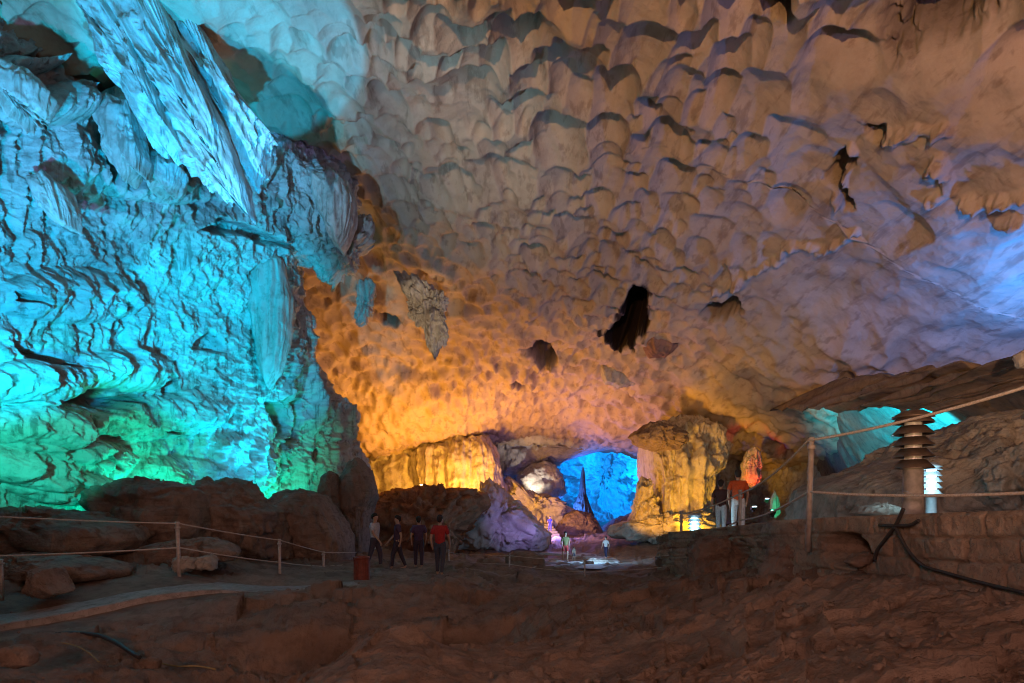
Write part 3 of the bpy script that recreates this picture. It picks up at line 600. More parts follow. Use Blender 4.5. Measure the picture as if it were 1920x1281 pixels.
# rock slope at the right, behind the walkway
blob('rock_slope', [(1505, 985), (1515, 925), (1540, 912), (1590, 892), (1650, 862), (1700, 842), (1750, 815), (1790, 806), (1840, 788), (1920, 770), (2050, 760), (2200, 800), (2200, 1010), (1900, 1010), (1650, 1000)], 13.0, 2.2, M_SLOPE,
     'grey rock slope rising to the right behind the louvred lamp post', 'rock', amp=.4, freq=.6, seed=231, fac=.22, nt=420, nph=150, box=.6, center=(1800, 920))
blob('boulder', [(1832, 925), (1850, 880), (1880, 850), (1920, 842), (2010, 850), (2040, 930), (2000, 962), (1870, 964)], 10.6, .55, M_SLOPE, 'water worn boulder with hollows at the right end of the walkway', 'boulder', amp=.28, freq=1.2, seed=233)
blob('boulder', [(1600, 963), (1610, 950), (1650, 944), (1680, 950), (1692, 964), (1650, 972)], 9.6, .3, M_SLOPE, 'flat grey stone behind the louvred lamp post foot', 'boulder', amp=.06, freq=2, seed=235, nt=80, nph=40)
print('rocks', time.time() - T00)

# ------------------------------------------------------------------ walkway platform and stone wall on the right
M_BLOCK = rock_mat('block_stone', (.26, .19, .14), (.36, .27, .20), (.08, .055, .04), 2.6, .85, .8, .2, .4)
M_PATHD = rock_mat('path_slabs', (.28, .25, .235), (.36, .33, .31), (.09, .075, .065), 2.2, .85, .6, .3, .5)
M_PATH = rock_mat('path_concrete', (.30, .28, .26), (.38, .36, .33), (.18, .16, .14), 3, .8, .3)
front = [(4.55, 1.5), (4.2, 3.5), (4.02, 4.5), (3.90, 5.2), (3.84, 6.0), (3.80, 7.0), (3.95, 8.0), (4.3, 9.5), (4.6, 11.5), (4.3, 13), (4.15, 14.2), (4.6, 17), (6.2, 21), (8, 26)]
def top_z(y): return EYE + float(np.interp(y, [1.5, 4.5, 7, 11, 15, 20, 26], [-.055, -.05, -.17, -.42, -.77, -1.3, -1.9]))
def build_platform():
    fy = np.linspace(1.5, 26, 120); fx = np.interp(fy, [p[1] for p in front], [p[0] for p in front])
    xs = np.concatenate([[0.0], np.linspace(.1, 1, 12) ** 1.5])
    V = np.zeros((120, 13, 3))
    for j in range(13):
        V[:, j, 0] = fx + .03 + xs[j] * 9; V[:, j, 1] = fy; V[:, j, 2] = [top_z(y) for y in fy]
    V[..., 2] += .012 * fbm(V, 1.5, 3)
    o = link('walkway', mesh_np('walkway', V, grid_faces(120, 13)), M_PATH); tag(o, 'grey concrete walkway on top of the stone wall', 'walkway', kind='structure')
    # retaining wall of rough stone courses
    yy = np.concatenate([np.linspace(1.6, 7.6, 520), np.linspace(7.65, 25, 160)]); xx = np.interp(yy, [p[1] for p in front], [p[0] for p in front])
    nz = 90; t = np.linspace(0, 1, nz)
    G = np.zeros((nz + 8, len(yy), 3)); tz = np.array([top_z(y) for y in yy]); bz = tz - 1.5
    for i in range(nz):
        G[i, :, 0] = xx; G[i, :, 1] = yy; G[i, :, 2] = bz + (tz - bz) * t[i]
    zz = G[:nz, :, 2]; Yw = G[:nz, :, 1]
    course = np.floor((zz - tz[None]) / .21 + .15 * fbm(np.stack([Yw, zz, 0 * zz], -1), .8, 2)); 
    fz = ((zz - tz[None]) / .21 + .15 * fbm(np.stack([Yw, zz, 0 * zz], -1), .8, 2)) - course
    ln = .42; u = Yw / ln + .37 * course + .2 * hash2(course.astype(np.int64), course.astype(np.int64) * 3, 2); fu = u - np.floor(u)
    j = np.minimum(np.minimum(fz, 1 - fz) * .21, np.minimum(fu, 1 - fu) * ln)
    blk = hash2(np.floor(u).astype(np.int64), course.astype(np.int64), 5)
    dd = .045 * sstep(0, .022, j) * (.55 + .7 * blk) + .045 * fbm(np.stack([Yw, zz, 0 * zz], -1), 3, 5, .6, seed=5) + .02 * fbm(np.stack([Yw, zz, 0 * zz], -1), 14, 3, .6, seed=6)
    rub = sstep(7.0, 8.2, Yw)
    dd = dd + rub * .35 * fbm(np.stack([Yw, zz, 0 * zz], -1), 1.1, 5, .55, ridged=True, seed=7)
    # hollow washed out under the wall
    hol = sstep(1.0, .4, np.hypot((Yw - 6.45) / .5, (zz - (EYE - .52)) / .22)); dd = dd - .5 * hol
    G[:nz, :, 0] -= dd
    for k in range(8):
        G[nz + k] = G[nz - 1]; G[nz + k, :, 0] = G[nz - 1, :, 0] + .35 * (k + 1) / 8; G[nz + k, :, 2] += .004 if k else .002
    o = link('stone_wall', mesh_np('stone_wall', G, grid_faces(nz + 8, len(yy))), M_BLOCK)
    tag(o, 'low retaining wall of rough stone blocks carrying the walkway', 'stone wall')
build_platform()
blob('boulder', [(1292, 1088), (1290, 1040), (1300, 1015), (1340, 1008), (1400, 1012), (1440, 1000), (1452, 1030), (1440, 1075), (1400, 1090), (1340, 1100)], 11.6, .6, M_ROCK, 'rounded brown boulder below the short lit bollard', 'boulder', amp=.14, freq=1.6, seed=241)
blob('boulder', [(1425, 1090), (1440, 1040), (1460, 1000), (1490, 985), (1540, 982), (1600, 990), (1610, 1012), (1570, 1030), (1530, 1050), (1500, 1075), (1460, 1098)], 8.0, .4, M_ROCK, 'slanting brown boulder at the foot of the tall rope post', 'boulder', amp=.13, freq=1.8, seed=243, strata=.05)
blob('rock', [(1585, 1055), (1600, 1040), (1630, 1036), (1645, 1050), (1640, 1060), (1600, 1064)], 6.2, .12, M_ROCK, 'flat reddish stone in the hollow under the stone wall', 'rock', amp=.03, freq=4, seed=245, nt=70, nph=36)
blob('rock', [(945, 1068), (948, 1042), (965, 1035), (1000, 1036), (1018, 1042), (1022, 1066), (985, 1072)], 22, .7, M_ROCK, 'dark box shaped rock beside the bright path', 'rock', amp=.06, freq=1.4, seed=247, box=.45)
# path of slabs on the left and bright far path
def gp(px, py):   # where a ray through the photograph meets the floor
    for Y in np.arange(2.2, 60, .05):
        x = (px - 960) / F * Y
        if EYE + (HOR - py) / F * Y < floor_z(x, Y) + .02: return (x, Y, EYE + (HOR - py) / F * Y + .06)
    return tuple(P(px, py, 10))
def ribbon(name, pts, w, zoff, mat, label, nx=14, step=.12, th=.0):
    pts = np.array(pts, float); seg = np.hypot(*np.diff(pts, axis=0).T); cs = np.concatenate([[0], np.cumsum(seg)])
    n = int(cs[-1] / step); s = np.linspace(0, cs[-1], n)
    def sm(a): return np.convolve(np.pad(a, 8, mode='edge'), np.ones(17) / 17, 'valid')
    x = sm(np.interp(s, cs, pts[:, 0])); y = sm(np.interp(s, cs, pts[:, 1])); dx = np.gradient(x); dy = np.gradient(y); l = np.hypot(dx, dy)
    ww = np.interp(s, cs, w) if hasattr(w, '__len__') else np.full(n, w)
    t = np.linspace(-.5, .5, nx)[None]
    ww = ww[:, None] * (1 + .16 * fbm(np.stack([x[:, None] + np.sign(t) * 9, y[:, None] + 0 * t, 0 * (x[:, None] + t)], -1), 1.6, 4, .6))
    X = x[:, None] - (dy / l)[:, None] * ww * t; Y = y[:, None] + (dx / l)[:, None] * ww * t
    Z = EYE + floor_f0(X / 10, Y / 10) + zoff
    Zc = Z.mean(1, keepdims=True) * .8 + Z * .2
    G = np.stack([X, Y, Zc + .008 * fbm(np.stack([X, Y, 0 * X], -1), 3, 3)], -1)
    lo = G.copy(); lo[..., 2] -= .25
    G = np.concatenate([lo[:, :1], G, lo[:, -1:]], 1)
    o = link(name, mesh_np(name, G, grid_faces(n, nx + 2)), mat); tag(o, label, 'path', kind='structure')
ribbon('path', [(-16, 5.4), (-8.8, 8.0), (-5.2, 10.9), (-3, 12.0)], [1.5, 1.35, 1.2, .8], .02, M_PATHD, 'grey stone path crossing the dark floor on the left')
pt = lambda a, b, Y: tuple(P(a, b, Y)[:2])
g2 = lambda a, b: gp(a, b)[:2]
ribbon('path', [g2(1010, 1036), g2(1060, 1037), g2(1100, 1040), g2(1134, 1046), g2(1140, 1052), g2(1122, 1060), g2(1100, 1068)], [.9, 1.2, 1.3, 1.3, 1.3, 1.2, 1.0], .03, M_PATH, 'pale winding path glowing light blue before the far chamber')
ribbon('path', [g2(1005, 1066), g2(1040, 1059), g2(1080, 1054), g2(1105, 1051)], [.5, .9, .9, .5], .02, M_PATH, 'violet lit branch path beside the dark box shaped rock')
M_STEP = M_PATH
st = MB()
for k in range(5):
    c = P(1012, 1000 - k * 4.5, 50 + k * .8); st.box((c[0], c[1], c[2] - .25), (3.4 - .3 * k, 1.0, .5), bev=.03)
tag(st.build('stone_steps', M_STEP), 'flight of pale blue lit steps climbing toward the dome shaped rock', 'steps')

# ------------------------------------------------------------------ ropes and posts
M_POST = plain('weathered_post', (.30, .26, .23), .6, .1)
M_POSTL = plain('grey_painted_post', (.42, .38, .35), .55, .2)
M_ROPE = plain('grey_rope', (.44, .38, .33), .9, 0, .3, 60)
M_CABLE = plain('black_cable', (.025, .02, .02), .6)
M_CABLE2 = plain('tan_cable', (.20, .15, .06), .7)
def post_mesh(r, h):
    b = MB(); b.tube([(0, 0, -.25), (0, 0, h)], r, 14); b.lathe([(r * 1.25, h - .015), (r * 1.3, h), (r * .9, h + .018), (0, h + .02)], 14)
    b.lathe([(r * 1.35, h - .12), (r * 1.5, h - .11), (r * 1.5, h - .085), (r * 1.35, h - .075)], 14)
    bmesh.ops.recalc_face_normals(b.bm, faces=b.bm.faces); me = bpy.data.meshes.new('post'); b.bm.to_mesh(me); b.bm.free(); return me
def fence(posts, ropes, r, mat, label, rope_r):
    """posts: (px, py_top, py_base, Y); ropes: list of anchor lists [(px, py, Y), ...]"""
    base = P(posts[0][0], posts[0][2], posts[0][3])
    root = empty('rope_fence', tuple(base)); tag(root, label, 'rope fence')
    me = post_mesh(r, 1.0); me.materials.append(mat); first = None
    for (px, pt_, pb, Y) in posts:
        a = P(px, pb, Y); h = (pb - pt_) / F * Y
        if first is None:
            o = bpy.data.objects.new('post', me); COL.objects.link(o); first = o
        else:
            o = first.copy(); COL.objects.link(o)
        o.parent = root; o.location = tuple(a - base); o.scale = (1, 1, h)
        o.rotation_euler = (random.uniform(-.03, .03), random.uniform(-.04, .04), random.uniform(0, 6))
    for anchors, sag in ropes:
        pts = []
        for A, B in zip(anchors, anchors[1:]):
            a = P(*A) - base; b_ = P(*B) - base; n = 16; L = np.linalg.norm(b_ - a)
            for k in range(n + (B is anchors[-1])):
                t = k / n; q = a + (b_ - a) * t; q[2] -= sag * L * 4 * t * (1 - t); pts.append(tuple(q))
        m = MB(); m.tube(pts, rope_r, 7); m.build('rope', M_ROPE, root)
random.seed(4)
fence([(-160, 955, 1090, 8.2), (2, 1050, 1112, 9.2), (336, 980, 1075, 11), (525, 1012, 1092, 14), (608, 1035, 1088, 16.2)],
      [([(-160, 960, 8.2), (336, 982, 11), (525, 1013, 14), (608, 1036, 16.2), (668, 1036, 18)], .006), ([(-160, 1046, 8.2), (336, 1027, 11), (527, 1055, 14), (608, 1062, 16.2), (664, 1057, 17.5)], .008)],
      .035, M_POSTL, 'grey two rope fence along the path before the brown boulders', .014)
fence([(2060, 700, 960, 4.3), (1516, 823, 992, 7.0), (1387, 920, 1018, 11.3), (1277, 960, 1052, 14)],
      [([(2060, 682, 4.3), (1516, 826, 7.0), (1387, 926, 11.3), (1277, 964, 14)], .022), ([(2060, 917, 4.3), (1516, 922, 7.0), (1388, 975, 11.3), (1277, 1018, 14)], .018)],
      .032, M_POST, 'dark post and rope fence on the edge of the raised walkway', .016)
fence([(1290, 1034, 1075, 15.2), (1097, 1045, 1088, 17), (955, 1038, 1070, 19), (842, 1030, 1060, 20.5)],
      [([(1290, 1038, 15.2), (1097, 1050, 17), (955, 1042, 19), (842, 1036, 20.5)], .012), ([(1290, 1058, 15.2), (1097, 1073, 17), (955, 1058, 19), (842, 1050, 20.5)], .012)],
      .025, M_POSTL, 'low thin rope fence in front of the bright far path', .008)

# cables
def cable(name, pts, r, mat, label, cat='cable'):
    q = [np.array(p, float) for p in pts]; out = []
    for i in range(len(q) - 1):
        p0, p1, p2, p3 = q[max(i - 1, 0)], q[i], q[i + 1], q[min(i + 2, len(q) - 1)]
        for k in range(8):
            t = k / 8; out.append(tuple(.5 * ((2 * p1) + (-p0 + p2) * t + (2 * p0 - 5 * p1 + 4 * p2 - p3) * t * t + (-p0 + 3 * p1 - 3 * p2 + p3) * t ** 3)))
    out.append(tuple(q[-1])); m = MB(); m.tube(out, r, 8); o = m.build(name, mat); tag(o, label, cat); return o
cable('cable', [gp(60, 1208), gp(100, 1198), (gp(140, 1195)), gp(185, 1200), gp(220, 1215), gp(245, 1232), gp(262, 1242)], .028, M_CABLE, 'thick black cable curving across the dirt at lower left')
cable('cable', [gp(112, 1213), gp(140, 1219), gp(165, 1232), gp(185, 1250)], .009, M_CABLE2, 'thin tan cable inside the curve of the thick black one')
cable('cable', [gp(290, 1250), gp(330, 1258), gp(370, 1258), gp(405, 1264)], .012, M_CABLE2, 'thin tan wire lying by the fist sized stone')
wallx = lambda y: float(np.interp(y, [p[1] for p in front], [p[0] for p in front])) - .11
def wp(px, py):
    for Y in np.arange(3, 9, .01):
        if (px - 960) / F * Y > wallx(Y): return (wallx(Y), Y, EYE + (HOR - py) / F * Y)
cable('cable', [wp(1694, 954), wp(1688, 968), wp(1680, 985), wp(1660, 1012), wp(1645, 1032), wp(1640, 1050)], .018, M_CABLE, 'black cable drooping left over the stone wall')
cable('cable', [wp(1650, 985), wp(1682, 986), wp(1706, 985), wp(1724, 976)], .018, M_CABLE, 'short black branch cable lying across the stone wall')
cable('cable', [wp(1680, 988), wp(1692, 1012), wp(1710, 1040), wp(1735, 1062), wp(1780, 1076), wp(1850, 1095), wp(1925, 1112)], .016, M_CABLE, 'long black cable running down the stone wall to the right')

# ------------------------------------------------------------------ lamps, bin
M_LOUV = plain('dark_louvre_metal', (.10, .075, .06), .45, .5)
M_POLE = plain('stone_grey_pole', (.26, .24, .22), .7, 0, .4, 10, bump=.4)
M_TUBE = plain('lit_tube', (.8, .95, 1), .3, 0, 0, 5, (.55, .9, 1.0), 14)
M_TUBEOFF = plain('unlit_tube', (.5, .5, .5), .3)
M_POLEB = plain('blue_grey_pole', (.30, .36, .40), .5, .3)
def bollard(px, pyb, Y, h, r, lit, label):
    a = P(px, pyb, Y); root = empty('bollard_lamp', tuple(a)); tag(root, label, 'lamp', 'louvred bollard lamps along the walkway')
    b = MB(); hh = h * .5; b.lathe([(r * .62, -.3), (r * .62, .02), (r * .5, .04), (r * .48, hh), (r * .62, hh + .01), (r * .62, hh + .03)], 28); b.build('pole', M_POLE if not lit else M_POLEB, root)
    z0 = h * .53; z1 = h * .93; n = 5
    for k in range(n):
        z = z0 + (z1 - z0) * k / (n - 1)
        s = .055 * h
        m = MB(); m.lathe([(r * 1.0, z - s * .5), (r * 1.0, z - s * .38), (r * .60, z + s * .9), (r * .55, z + s * .9), (r * .93, z - s * .42), (r * 1.0, z - s * .5)], 32)
        m.build('louvre', M_LOUV if not lit else M_POLEB, root)
    m = MB(); m.lathe([(0, h + .03), (r * .45, h + .02), (r * .98, h * .965), (r * 1.0, h * .95), (r * .5, h * .95)], 32); m.build('cap', M_LOUV if not lit else M_POLEB, root)
    m = MB(); m.lathe([(r * .42, hh), (r * .42, h * .95)], 24); m.build('lamp_tube', M_TUBE if lit else M_TUBEOFF, root)
    return root
bollard(1712, 985, 6.0, 1.19, .19, False, 'large unlit louvred lamp post on the walkway with dark stacked rings')
bollard(1746, 985, 9.0, .97, .15, True, 'glowing white louvred lamp behind the large unlit lamp post')
bollard(1302, 1035, 15.5, 1.03, .19, True, 'short glowing blue white louvred lamp by the golden pillar')
def flood(px, py, Y, rz, col, label, size=.22):
    a = P(px, py, Y); root = empty('floodlight', tuple(a), rz); tag(root, label, 'floodlight', 'small coloured floodlights on the rocks')
    m = MB(); m.box((0, 0, size * .55), (size, size * .5, size * .8), Matrix.Rotation(.5, 3, 'X'), .01); m.box((0, 0, -.0), (size * .5, size * .3, size * .3)); m.build('housing', M_LOUV, root)
    e = MB(); e.box((0, -size * .27, size * .60), (size * .85, size * .06, size * .62), Matrix.Rotation(.5, 3, 'X'), .005)
    e.build('lens', plain('lens_' + label[:8].replace(' ', '_'), (.8, .8, .8), .3, 0, 0, 5, col, 20), root)
flood(793, 919, 46.5, 0, (1, .75, .35), 'warm glowing floodlight at the foot of the golden column', .5)
flood(1447, 968, 20, .3, (.1, 1, .55), 'green glowing floodlight in the dark recess', .25)
flood(1413, 958, 22, 0, (.6, .85, 1), 'white glowing floodlight left of the green one', .2)
flood(1437, 942, 26, 0, (.4, .7, 1), 'tiny blue floodlight above the green one', .2)
M_BIN = plain('red_brown_bin', (.16, .035, .02), .6, 0, .3)
bn = empty('litter_bin', tuple(P(678, 1100, 13.4))); tag(bn, 'ribbed red brown litter bin at the end of the left rope fence', 'litter bin')
m = MB(); m.lathe([(0, 0), (.15, 0), (.165, .04), (.175, .66), (.16, .66), (.15, .1), (0, .08)], 28)
for k in range(18):
    t = k * math.pi / 9; m.box((.172 * math.cos(t), .172 * math.sin(t), .34), (.02, .035, .6), Matrix.Rotation(t, 3, 'Z'), .004)
m.build('body', M_BIN, bn)
m = MB(); m.lathe([(.172, .655), (.195, .66), (.195, .70), (.16, .715), (.155, .69), (.165, .66)], 28); m.build('rim', M_BIN, bn)
# lit formations in the recess
blob('stalagmite', [(1392, 905), (1395, 870), (1402, 848), (1410, 842), (1420, 850), (1424, 872), (1420, 900), (1410, 915)], 37, .8, M_FLOW, 'glowing red stalagmite in the dark recess', 'stalagmite', amp=.2, freq=1, flute=.3, ffreq=1.3, seed=251)
blob('stalagmite', [(1447, 965), (1448, 935), (1453, 920), (1459, 935), (1461, 965), (1454, 972)], 26, .25, M_FLOW, 'slim green lit stalagmite above the green floodlight', 'stalagmite', amp=.08, freq=2, flute=.1, seed=253, nt=70, nph=40)

# ------------------------------------------------------------------ people
M_SKIN = plain('skin', (.42, .25, .17), .6, 0, .08)
MATC = {}
def cloth(c):
    if c not in MATC: MATC[c] = plain('cloth_%d' % len(MATC), c, .85, 0, .2, 30)
    return MATC[c]
def skin(name, verts, edges, radii, mat, parent, root=0, sub=1):
    me = bpy.data.meshes.new(name); me.from_pydata(verts, edges, []); me.update()
    o = bpy.data.objects.new(name, me); COL.objects.link(o)
    md = o.modifiers.new('s', 'SKIN'); md.use_smooth_shade = True
    for i, r in enumerate(radii):
        sv = me.skin_vertices[0].data[i]; sv.radius = r if hasattr(r, '__len__') else (r, r); sv.use_root = (i == root)
    sb = o.modifiers.new('b', 'SUBSURF'); sb.levels = sub; sb.render_levels = sub
    dg = bpy.context.evaluated_depsgraph_get(); ev = o.evaluated_get(dg); nm = bpy.data.meshes.new_from_object(ev)
    bpy.data.objects.remove(o); nm.name = name
    if not nm.materials: nm.materials.append(mat)
    else: nm.materials[0] = mat
    ob = bpy.data.objects.new(name, nm); COL.objects.link(ob); ob.parent = parent; return ob
def person(px, pyf, Y, hpx, rz, shirt, legs, label, hair=(.02, .015, .012), stride=.18, shorts=False, arm=.1, group='visitors in the cave', cap=None, bag=None):
    a = P(px, pyf, Y); k = hpx / F * Y / 1.72
    root = empty('person', tuple(a), rz); tag(root, label, 'person', group)
    V = []; R = []; E = []
    def v(x, y, z, r, frm=None):
        V.append((x * k, y * k, z * k)); R.append((r[0] * k, r[1] * k) if hasattr(r, '__len__') else (r * k, r * k))
        if frm is not None: E.append((frm, len(V) - 1))
        return len(V) - 1
    s = stride
    pel = v(0, 0, .95, (.13, .10)); wa = v(0, 0, 1.10, (.12, .09), pel); ch = v(0, .01, 1.30, (.15, .10), wa); nb = v(0, .01, 1.43, (.07, .07), ch); nk = v(0, 0, 1.50, .052, nb)
    hd = v(0, -.012, 1.57, (.070, .080), nk); ht = v(0, -.005, 1.655, (.076, .088), hd); v(0, .0, 1.705, (.045, .055), ht)
    v(0, -.115, 1.585, .012, hd); v(.085, .0, 1.60, .014, hd); v(-.085, .0, 1.60, .014, hd)
    LG = {}; AR = {}
    for sx in (-1, 1):
        f = s * sx
        hp = v(sx * .09, 0, .88, .088, pel); kn = v(sx * .10, -f * .55 - .02, .50, .058, hp); an = v(sx * .10, -f + .03 + .02, .085, .038, kn)
        he = v(sx * .10, -f + .0, .045, .036, an); v(sx * .11, -f - .13, .03, .03, he); LG[sx] = (hp, kn, an)
        sh = v(sx * .175, .01, 1.39, .055, ch); el = v(sx * (.23 + arm * .2), .02 + f * .5, 1.11, .042, sh); wr = v(sx * (.22 + arm * .1), -.10 + f * .9, .89, .028, el); pm = v(sx * .22, -.13 + f * .95, .82, (.022, .034), wr); AR[sx] = (sh, el, wr)
        for j, (dy, ln) in enumerate([(-.026, .062), (-.009, .074), (.009, .070), (.026, .056)]):
            f1 = v(sx * .222, -.14 + f * .95 + dy, .775, .0085, pm); v(sx * .210, -.145 + f * .95 + dy, .775 - ln * .6, .0075, f1)
        t1 = v(sx * .20, -.165 + f * .95, .80, .0095, pm); v(sx * .19, -.178 + f * .95, .772, .008, t1)
    body = skin('body', V, E, R, M_SKIN, root, 0, 1)
    def piece(name, chain_list, mat, grow):
        idx = {}; vv = []; rr = []; ee = []
        for chain in chain_list:
            pr = None
            for item in chain:
                if isinstance(item, tuple): key = item; i0, i1, t = item; co = [V[i0][q] * (1 - t) + V[i1][q] * t for q in range(3)]; r0 = [R[i0][q] * (1 - t) + R[i1][q] * t for q in range(2)]
                else: key = item; co = V[item]; r0 = R[item]
                if key not in idx:
                    idx[key] = len(vv); vv.append(tuple(co)); rr.append((r0[0] * 1.12 + grow * k, r0[1] * 1.12 + grow * k))
                if pr is not None and (pr, idx[key]) not in ee: ee.append((pr, idx[key]))
                pr = idx[key]
        return skin(name, vv, ee, rr, mat, root, 0, 1)
    piece('shirt', [[(pel, wa, -.3), pel, wa, ch, (ch, nb, .7)], [ch, AR[1][0], (AR[1][0], AR[1][1], .75)], [ch, AR[-1][0], (AR[-1][0], AR[-1][1], .75)]], cloth(shirt), .022)
    kk = (lambda q: [LG[q][0], (LG[q][0], LG[q][1], .85)]) if shorts else (lambda q: [LG[q][0], LG[q][1], (LG[q][1], LG[q][2], .97)])
    piece('trousers', [[(pel, wa, .7), pel] + kk(1), [pel] + kk(-1)], cloth(legs), .012)
    h = MB(); bmesh.ops.create_uvsphere(h.bm, u_segments=20, v_segments=14, radius=1)
    for q in h.bm.verts:
        c = q.co; wv = 1 + .06 * math.sin(9 * c.x + 4 * c.z) ; q.co = Vector((c.x * .088 * wv, c.y * .100 * wv + .018, c.z * .085 + 1.665 - (.0 if c.y > .1 else -.02) - (.05 if c.y > .35 and c.z < 0 else 0))) * k
    for f in h.bm.faces: f.smooth = True
    h.build('hair', cloth(cap or hair), root)
    if bag:
        b = MB(); b.box((0, .17 * k, 1.22 * k), (.30 * k, .15 * k, .40 * k), None, .04 * k); b.build('backpack', cloth(bag), root)
    return root
person(825, 1080, 15.5, 112, 3.0, (.34, .02, .02), (.05, .05, .07), 'person in a red top and dark trousers seen from behind near the litter bin', stride=.14, cap=(.03, .02, .02))
person(703, 1066, 17.0, 102, 1.3, (.45, .43, .46), (.05, .04, .06), 'person in a pale top just behind the litter bin', stride=.2)
person(745, 1068, 17.6, 100, -1.4, (.06, .035, .07), (.035, .025, .04), 'person in dark purple clothes between the pale top and the red top', stride=.22)
person(785, 1066, 18.2, 96, 3.3, (.08, .04, .09), (.05, .035, .06), 'person in a plum top close to the left of the red top', stride=.12)
person(1384, 1003, 15.0, 120, 2.8, (.50, .085, .02), (.62, .68, .72), 'person in an orange red shirt and white trousers on the raised walkway', stride=.16)
person(1352, 1006, 16.6, 104, 2.6, (.07, .03, .03), (.55, .62, .68), 'person in a dark top and white trousers behind the orange red shirt', stride=.14)
person(1060, 1053, 30.0, 55, .2, (.16, .14, .05), (.36, .02, .02), 'person in an olive top and red shorts on the bright far path', stride=.15, shorts=True)
person(1076, 1052, 31.0, 26, .4, (.22, .14, .10), (.04, .03, .05), 'small child in dark shorts beside the olive top', stride=.1, shorts=True)
person(1136, 1047, 31.5, 40, -.6, (.55, .45, .40), (.03, .02, .05), 'person in a pale striped top walking on the bend of the bright path', stride=.2)
person(1003, 1035, 40, 36, .3, (.45, .06, .10), (.06, .05, .12), 'person in a pink red top standing beyond the dark box shaped rock', stride=.1)
person(1018, 1036, 41, 36, 2.6, (.35, .30, .45), (.30, .25, .35), 'person in lavender clothes among the group beyond the box shaped rock', stride=.12)
person(1031, 1036, 42, 36, 1.0, (.05, .05, .22), (.06, .06, .2), 'person in navy clothes at the right end of the group beyond the box shaped rock', stride=.14)
person(992, 999, 47, 28, .2, (.08, .04, .16), (.35, .18, .25), 'person in dark top and pink trousers at the left side of the steps', stride=.1)
person(1031, 998, 48, 30, .2, (.06, .05, .2), (.06, .05, .18), 'person in dark blue clothes standing on the lit steps', stride=.1)
print('people', time.time() - T00)

# ------------------------------------------------------------------ lights
def point(name, pos, col, W, r=.15):
    l = bpy.data.lights.new(name, 'POINT'); l.energy = W; l.color = col; l.shadow_soft_size = r
    o = bpy.data.objects.new(name, l); COL.objects.link(o); o.location = tuple(pos); return o
def spot(name, pos, target, col, W, ang, blend=.3, r=.12):
    l = bpy.data.lights.new(name, 'SPOT'); l.energy = W; l.color = col; l.shadow_soft_size = r; l.spot_size = math.radians(ang); l.spot_blend = blend
    o = bpy.data.objects.new(name, l); COL.objects.link(o); o.location = tuple(pos)
    o.rotation_euler = (Vector(tuple(target)) - Vector(tuple(pos))).to_track_quat('-Z', 'Y').to_euler(); return o
spot('lamp_cyan', P(505, 955, 18.2), P(330, 520, 18), (0, .56, 1), 2200, 150, .3)
spot('lamp_cyan_mid', (-5.8, 5.0, 2.3), (-9.7, 20.5, 7.9), (0, .58, 1), 12500, 27, .4)
spot('lamp_cyan_roof', (-3.2, 9.5, .6), P(435, 110, 15), (0, .44, 1), 14000, 27, .12)
spot('lamp_cyan_end', P(585, 960, 20.3), P(380, 640, 19.5), (0, .62, 1), 1800, 60, .4)
spot('lamp_teal_low', (-8.5, 8.0, 2.5), P(70, 800, 13.4), (.0, .80, .58), 2600, 44, .6)
spot('lamp_teal', P(330, 965, 16.3), P(220, 850, 16.5), (0, 1, .60), 480, 150, .8)
spot('lamp_teal_end', P(575, 985, 21.0), P(500, 860, 22.5), (0, 1, .62), 600, 100, .8)
spot('lamp_cyan_left', (-7.2, 6.0, 2.7), (-13, 12.3, 10.6), (.0, .52, 1), 10000, 78, .3)
spot('fill_roof_pale', (-7.4, 3.5, 1.0), P(790, 260, 19.5), (.34, .64, .95), 9000, 34, .9, .05)  # added spot imitating cyan bounce on the roof, no fixture there
spot('lamp_blue_drapery', (-8.2, 4.2, 1.2), P(300, 100, 14.5), (.40, .32, 1), 2800, 44, .8)
spot('lamp_gold_vault', P(676, 985, 28.2), P(800, 575, 29), (1, .345, .003), 50000, 124, .7)
spot('lamp_gold_far', (-3.5, 33, .3), (5, 16.5, 14), (1, .36, .01), 7000, 62, .7, .1)
spot('lamp_gold_column', P(790, 950, 44.5), P(860, 860, 50), (1, .43, .02), 650, 160, .7)
point('lamp_gold_left', P(745, 905, 41.5), (1, .44, .05), 1900)
point('lamp_gold_roof', P(900, 985, 46), (1, .46, .05), 6000, .3)
spot('lamp_gold_pillar', P(1195, 1000, 29.5), P(1262, 880, 38), (1, .42, .008), 3000, 58, .5)
spot('lamp_gold_pillar_side', P(1310, 1000, 33.0), P(1290, 880, 38), (1, .50, .02), 800, 110, .7)
point('lamp_blue_chamber', P(1180, 845, 87), (.0, .27, 1), 13000, .5)
point('lamp_blue_low', P(1040, 975, 66), (.03, .18, 1), 6500, .5)
spot('lamp_white_chamber', P(990, 925, 59), P(1010, 850, 64), (1, .86, .66), 2200, 100, .6)
point('lamp_lavender', P(1040, 990, 46), (.32, .24, 1), 1100, .4)
spot('lamp_violet_slope', P(1010, 1015, 32), P(960, 940, 42), (.42, .28, 1), 650, 60, .8)
spot('fill_cluster', (-1.0, 8.5, .2), P(800, 590, 28), (1, .74, .46), 8000, 10, .4)  # added spot to brighten the stalactite cluster, no such fixture
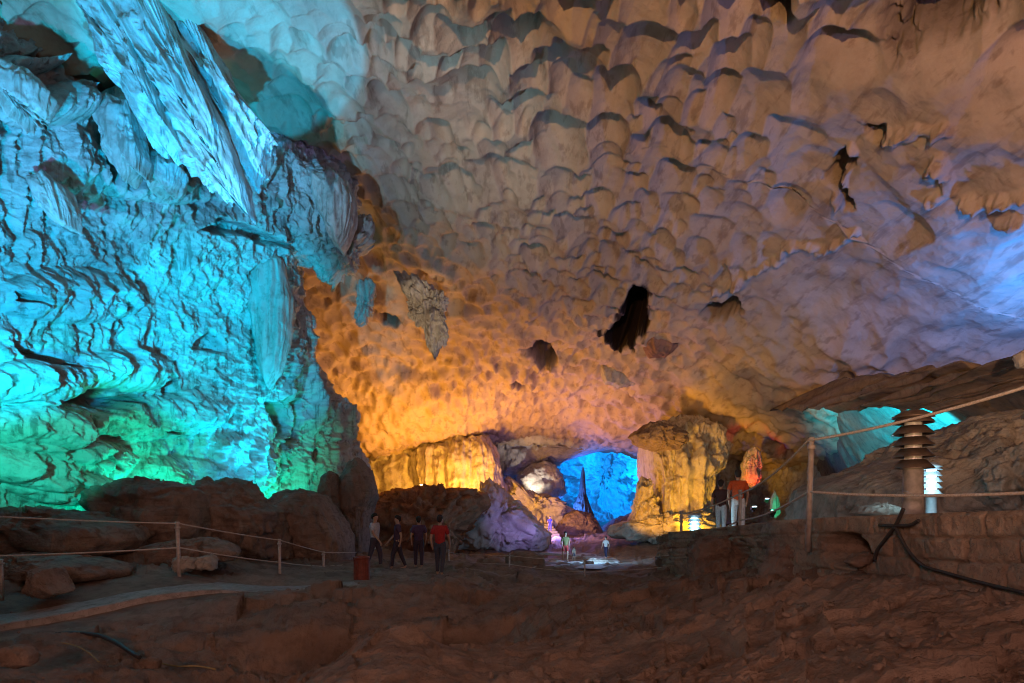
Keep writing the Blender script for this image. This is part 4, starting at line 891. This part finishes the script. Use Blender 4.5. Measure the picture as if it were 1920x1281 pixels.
spot('lamp_red', P(1406, 935, 34.6), P(1408, 875, 37), (1, .04, .008), 420, 44, .5)
point('lamp_green', P(1450, 962, 25), (.02, 1, .4), 40)
point('lamp_recess', P(1420, 950, 30), (.3, .4, .8), 60)
spot('lamp_cyan_right', P(1610, 905, 19), P(1705, 790, 23.5), (0, .58, .9), 14000, 54, .35)
spot('lamp_blue_right', P(2000, 672, 16.8), P(1880, 560, 18.5), (.03, .24, 1), 2300, 165, .9)
point('lamp_bollard_far', P(1302, 985, 15.2), (.5, .85, 1), 25, .15)
point('lamp_bollard_walkway', P(1746, 898, 8.7), (.45, .85, 1), 35, .15)
point('lamp_path', P(1115, 1015, 29), (.28, .60, 1), 380, .2)
spot('lamp_roof_warm', (-4, -16, 1.2), (8.8, 15.5, 15.2), (1, .56, .27), 24000, 45, .5, .05)
spot('lamp_roof_violet', (9.5, -3.0, 2.6), (11.5, 12, 14.5), (.46, .40, 1), 2000, 56, .7, .1)
spot('fill_floor', (-3.0, -4.5, 3.8), (1.0, 9.0, 0.2), (1, .50, .39), 1600, 78, .5, .5)  # added warm fill from behind the camera, not a cave fixture
point('fill_right', (5.0, -3.5, 3.4), (1, .56, .44), 800, .5)  # added fill, unseen, brightens the right foreground

w = bpy.data.worlds.new('World'); S.world = w; w.use_nodes = True
bg = w.node_tree.nodes['Background']; bg.inputs[0].default_value = (.05, .03, .022, 1); bg.inputs[1].default_value = .25

cam = bpy.data.cameras.new('camera'); cam.sensor_width = 36; cam.lens = 20; cam.shift_y = (HOR - 640.5) / 1920; cam.clip_end = 400; cam.clip_start = .05
co = bpy.data.objects.new('camera', cam); COL.objects.link(co); co.location = (0, 0, EYE); co.rotation_euler = (math.pi / 2, 0, 0); S.camera = co
S.view_settings.view_transform = 'Standard'; S.view_settings.look = 'None'; S.view_settings.exposure = 0
S.cycles.use_denoising = True; S.cycles.filter_width = 1.0
S.cycles.max_bounces = 5; S.cycles.diffuse_bounces = 2
S.cycles.sample_clamp_indirect = 4
print('done', time.time() - T00)
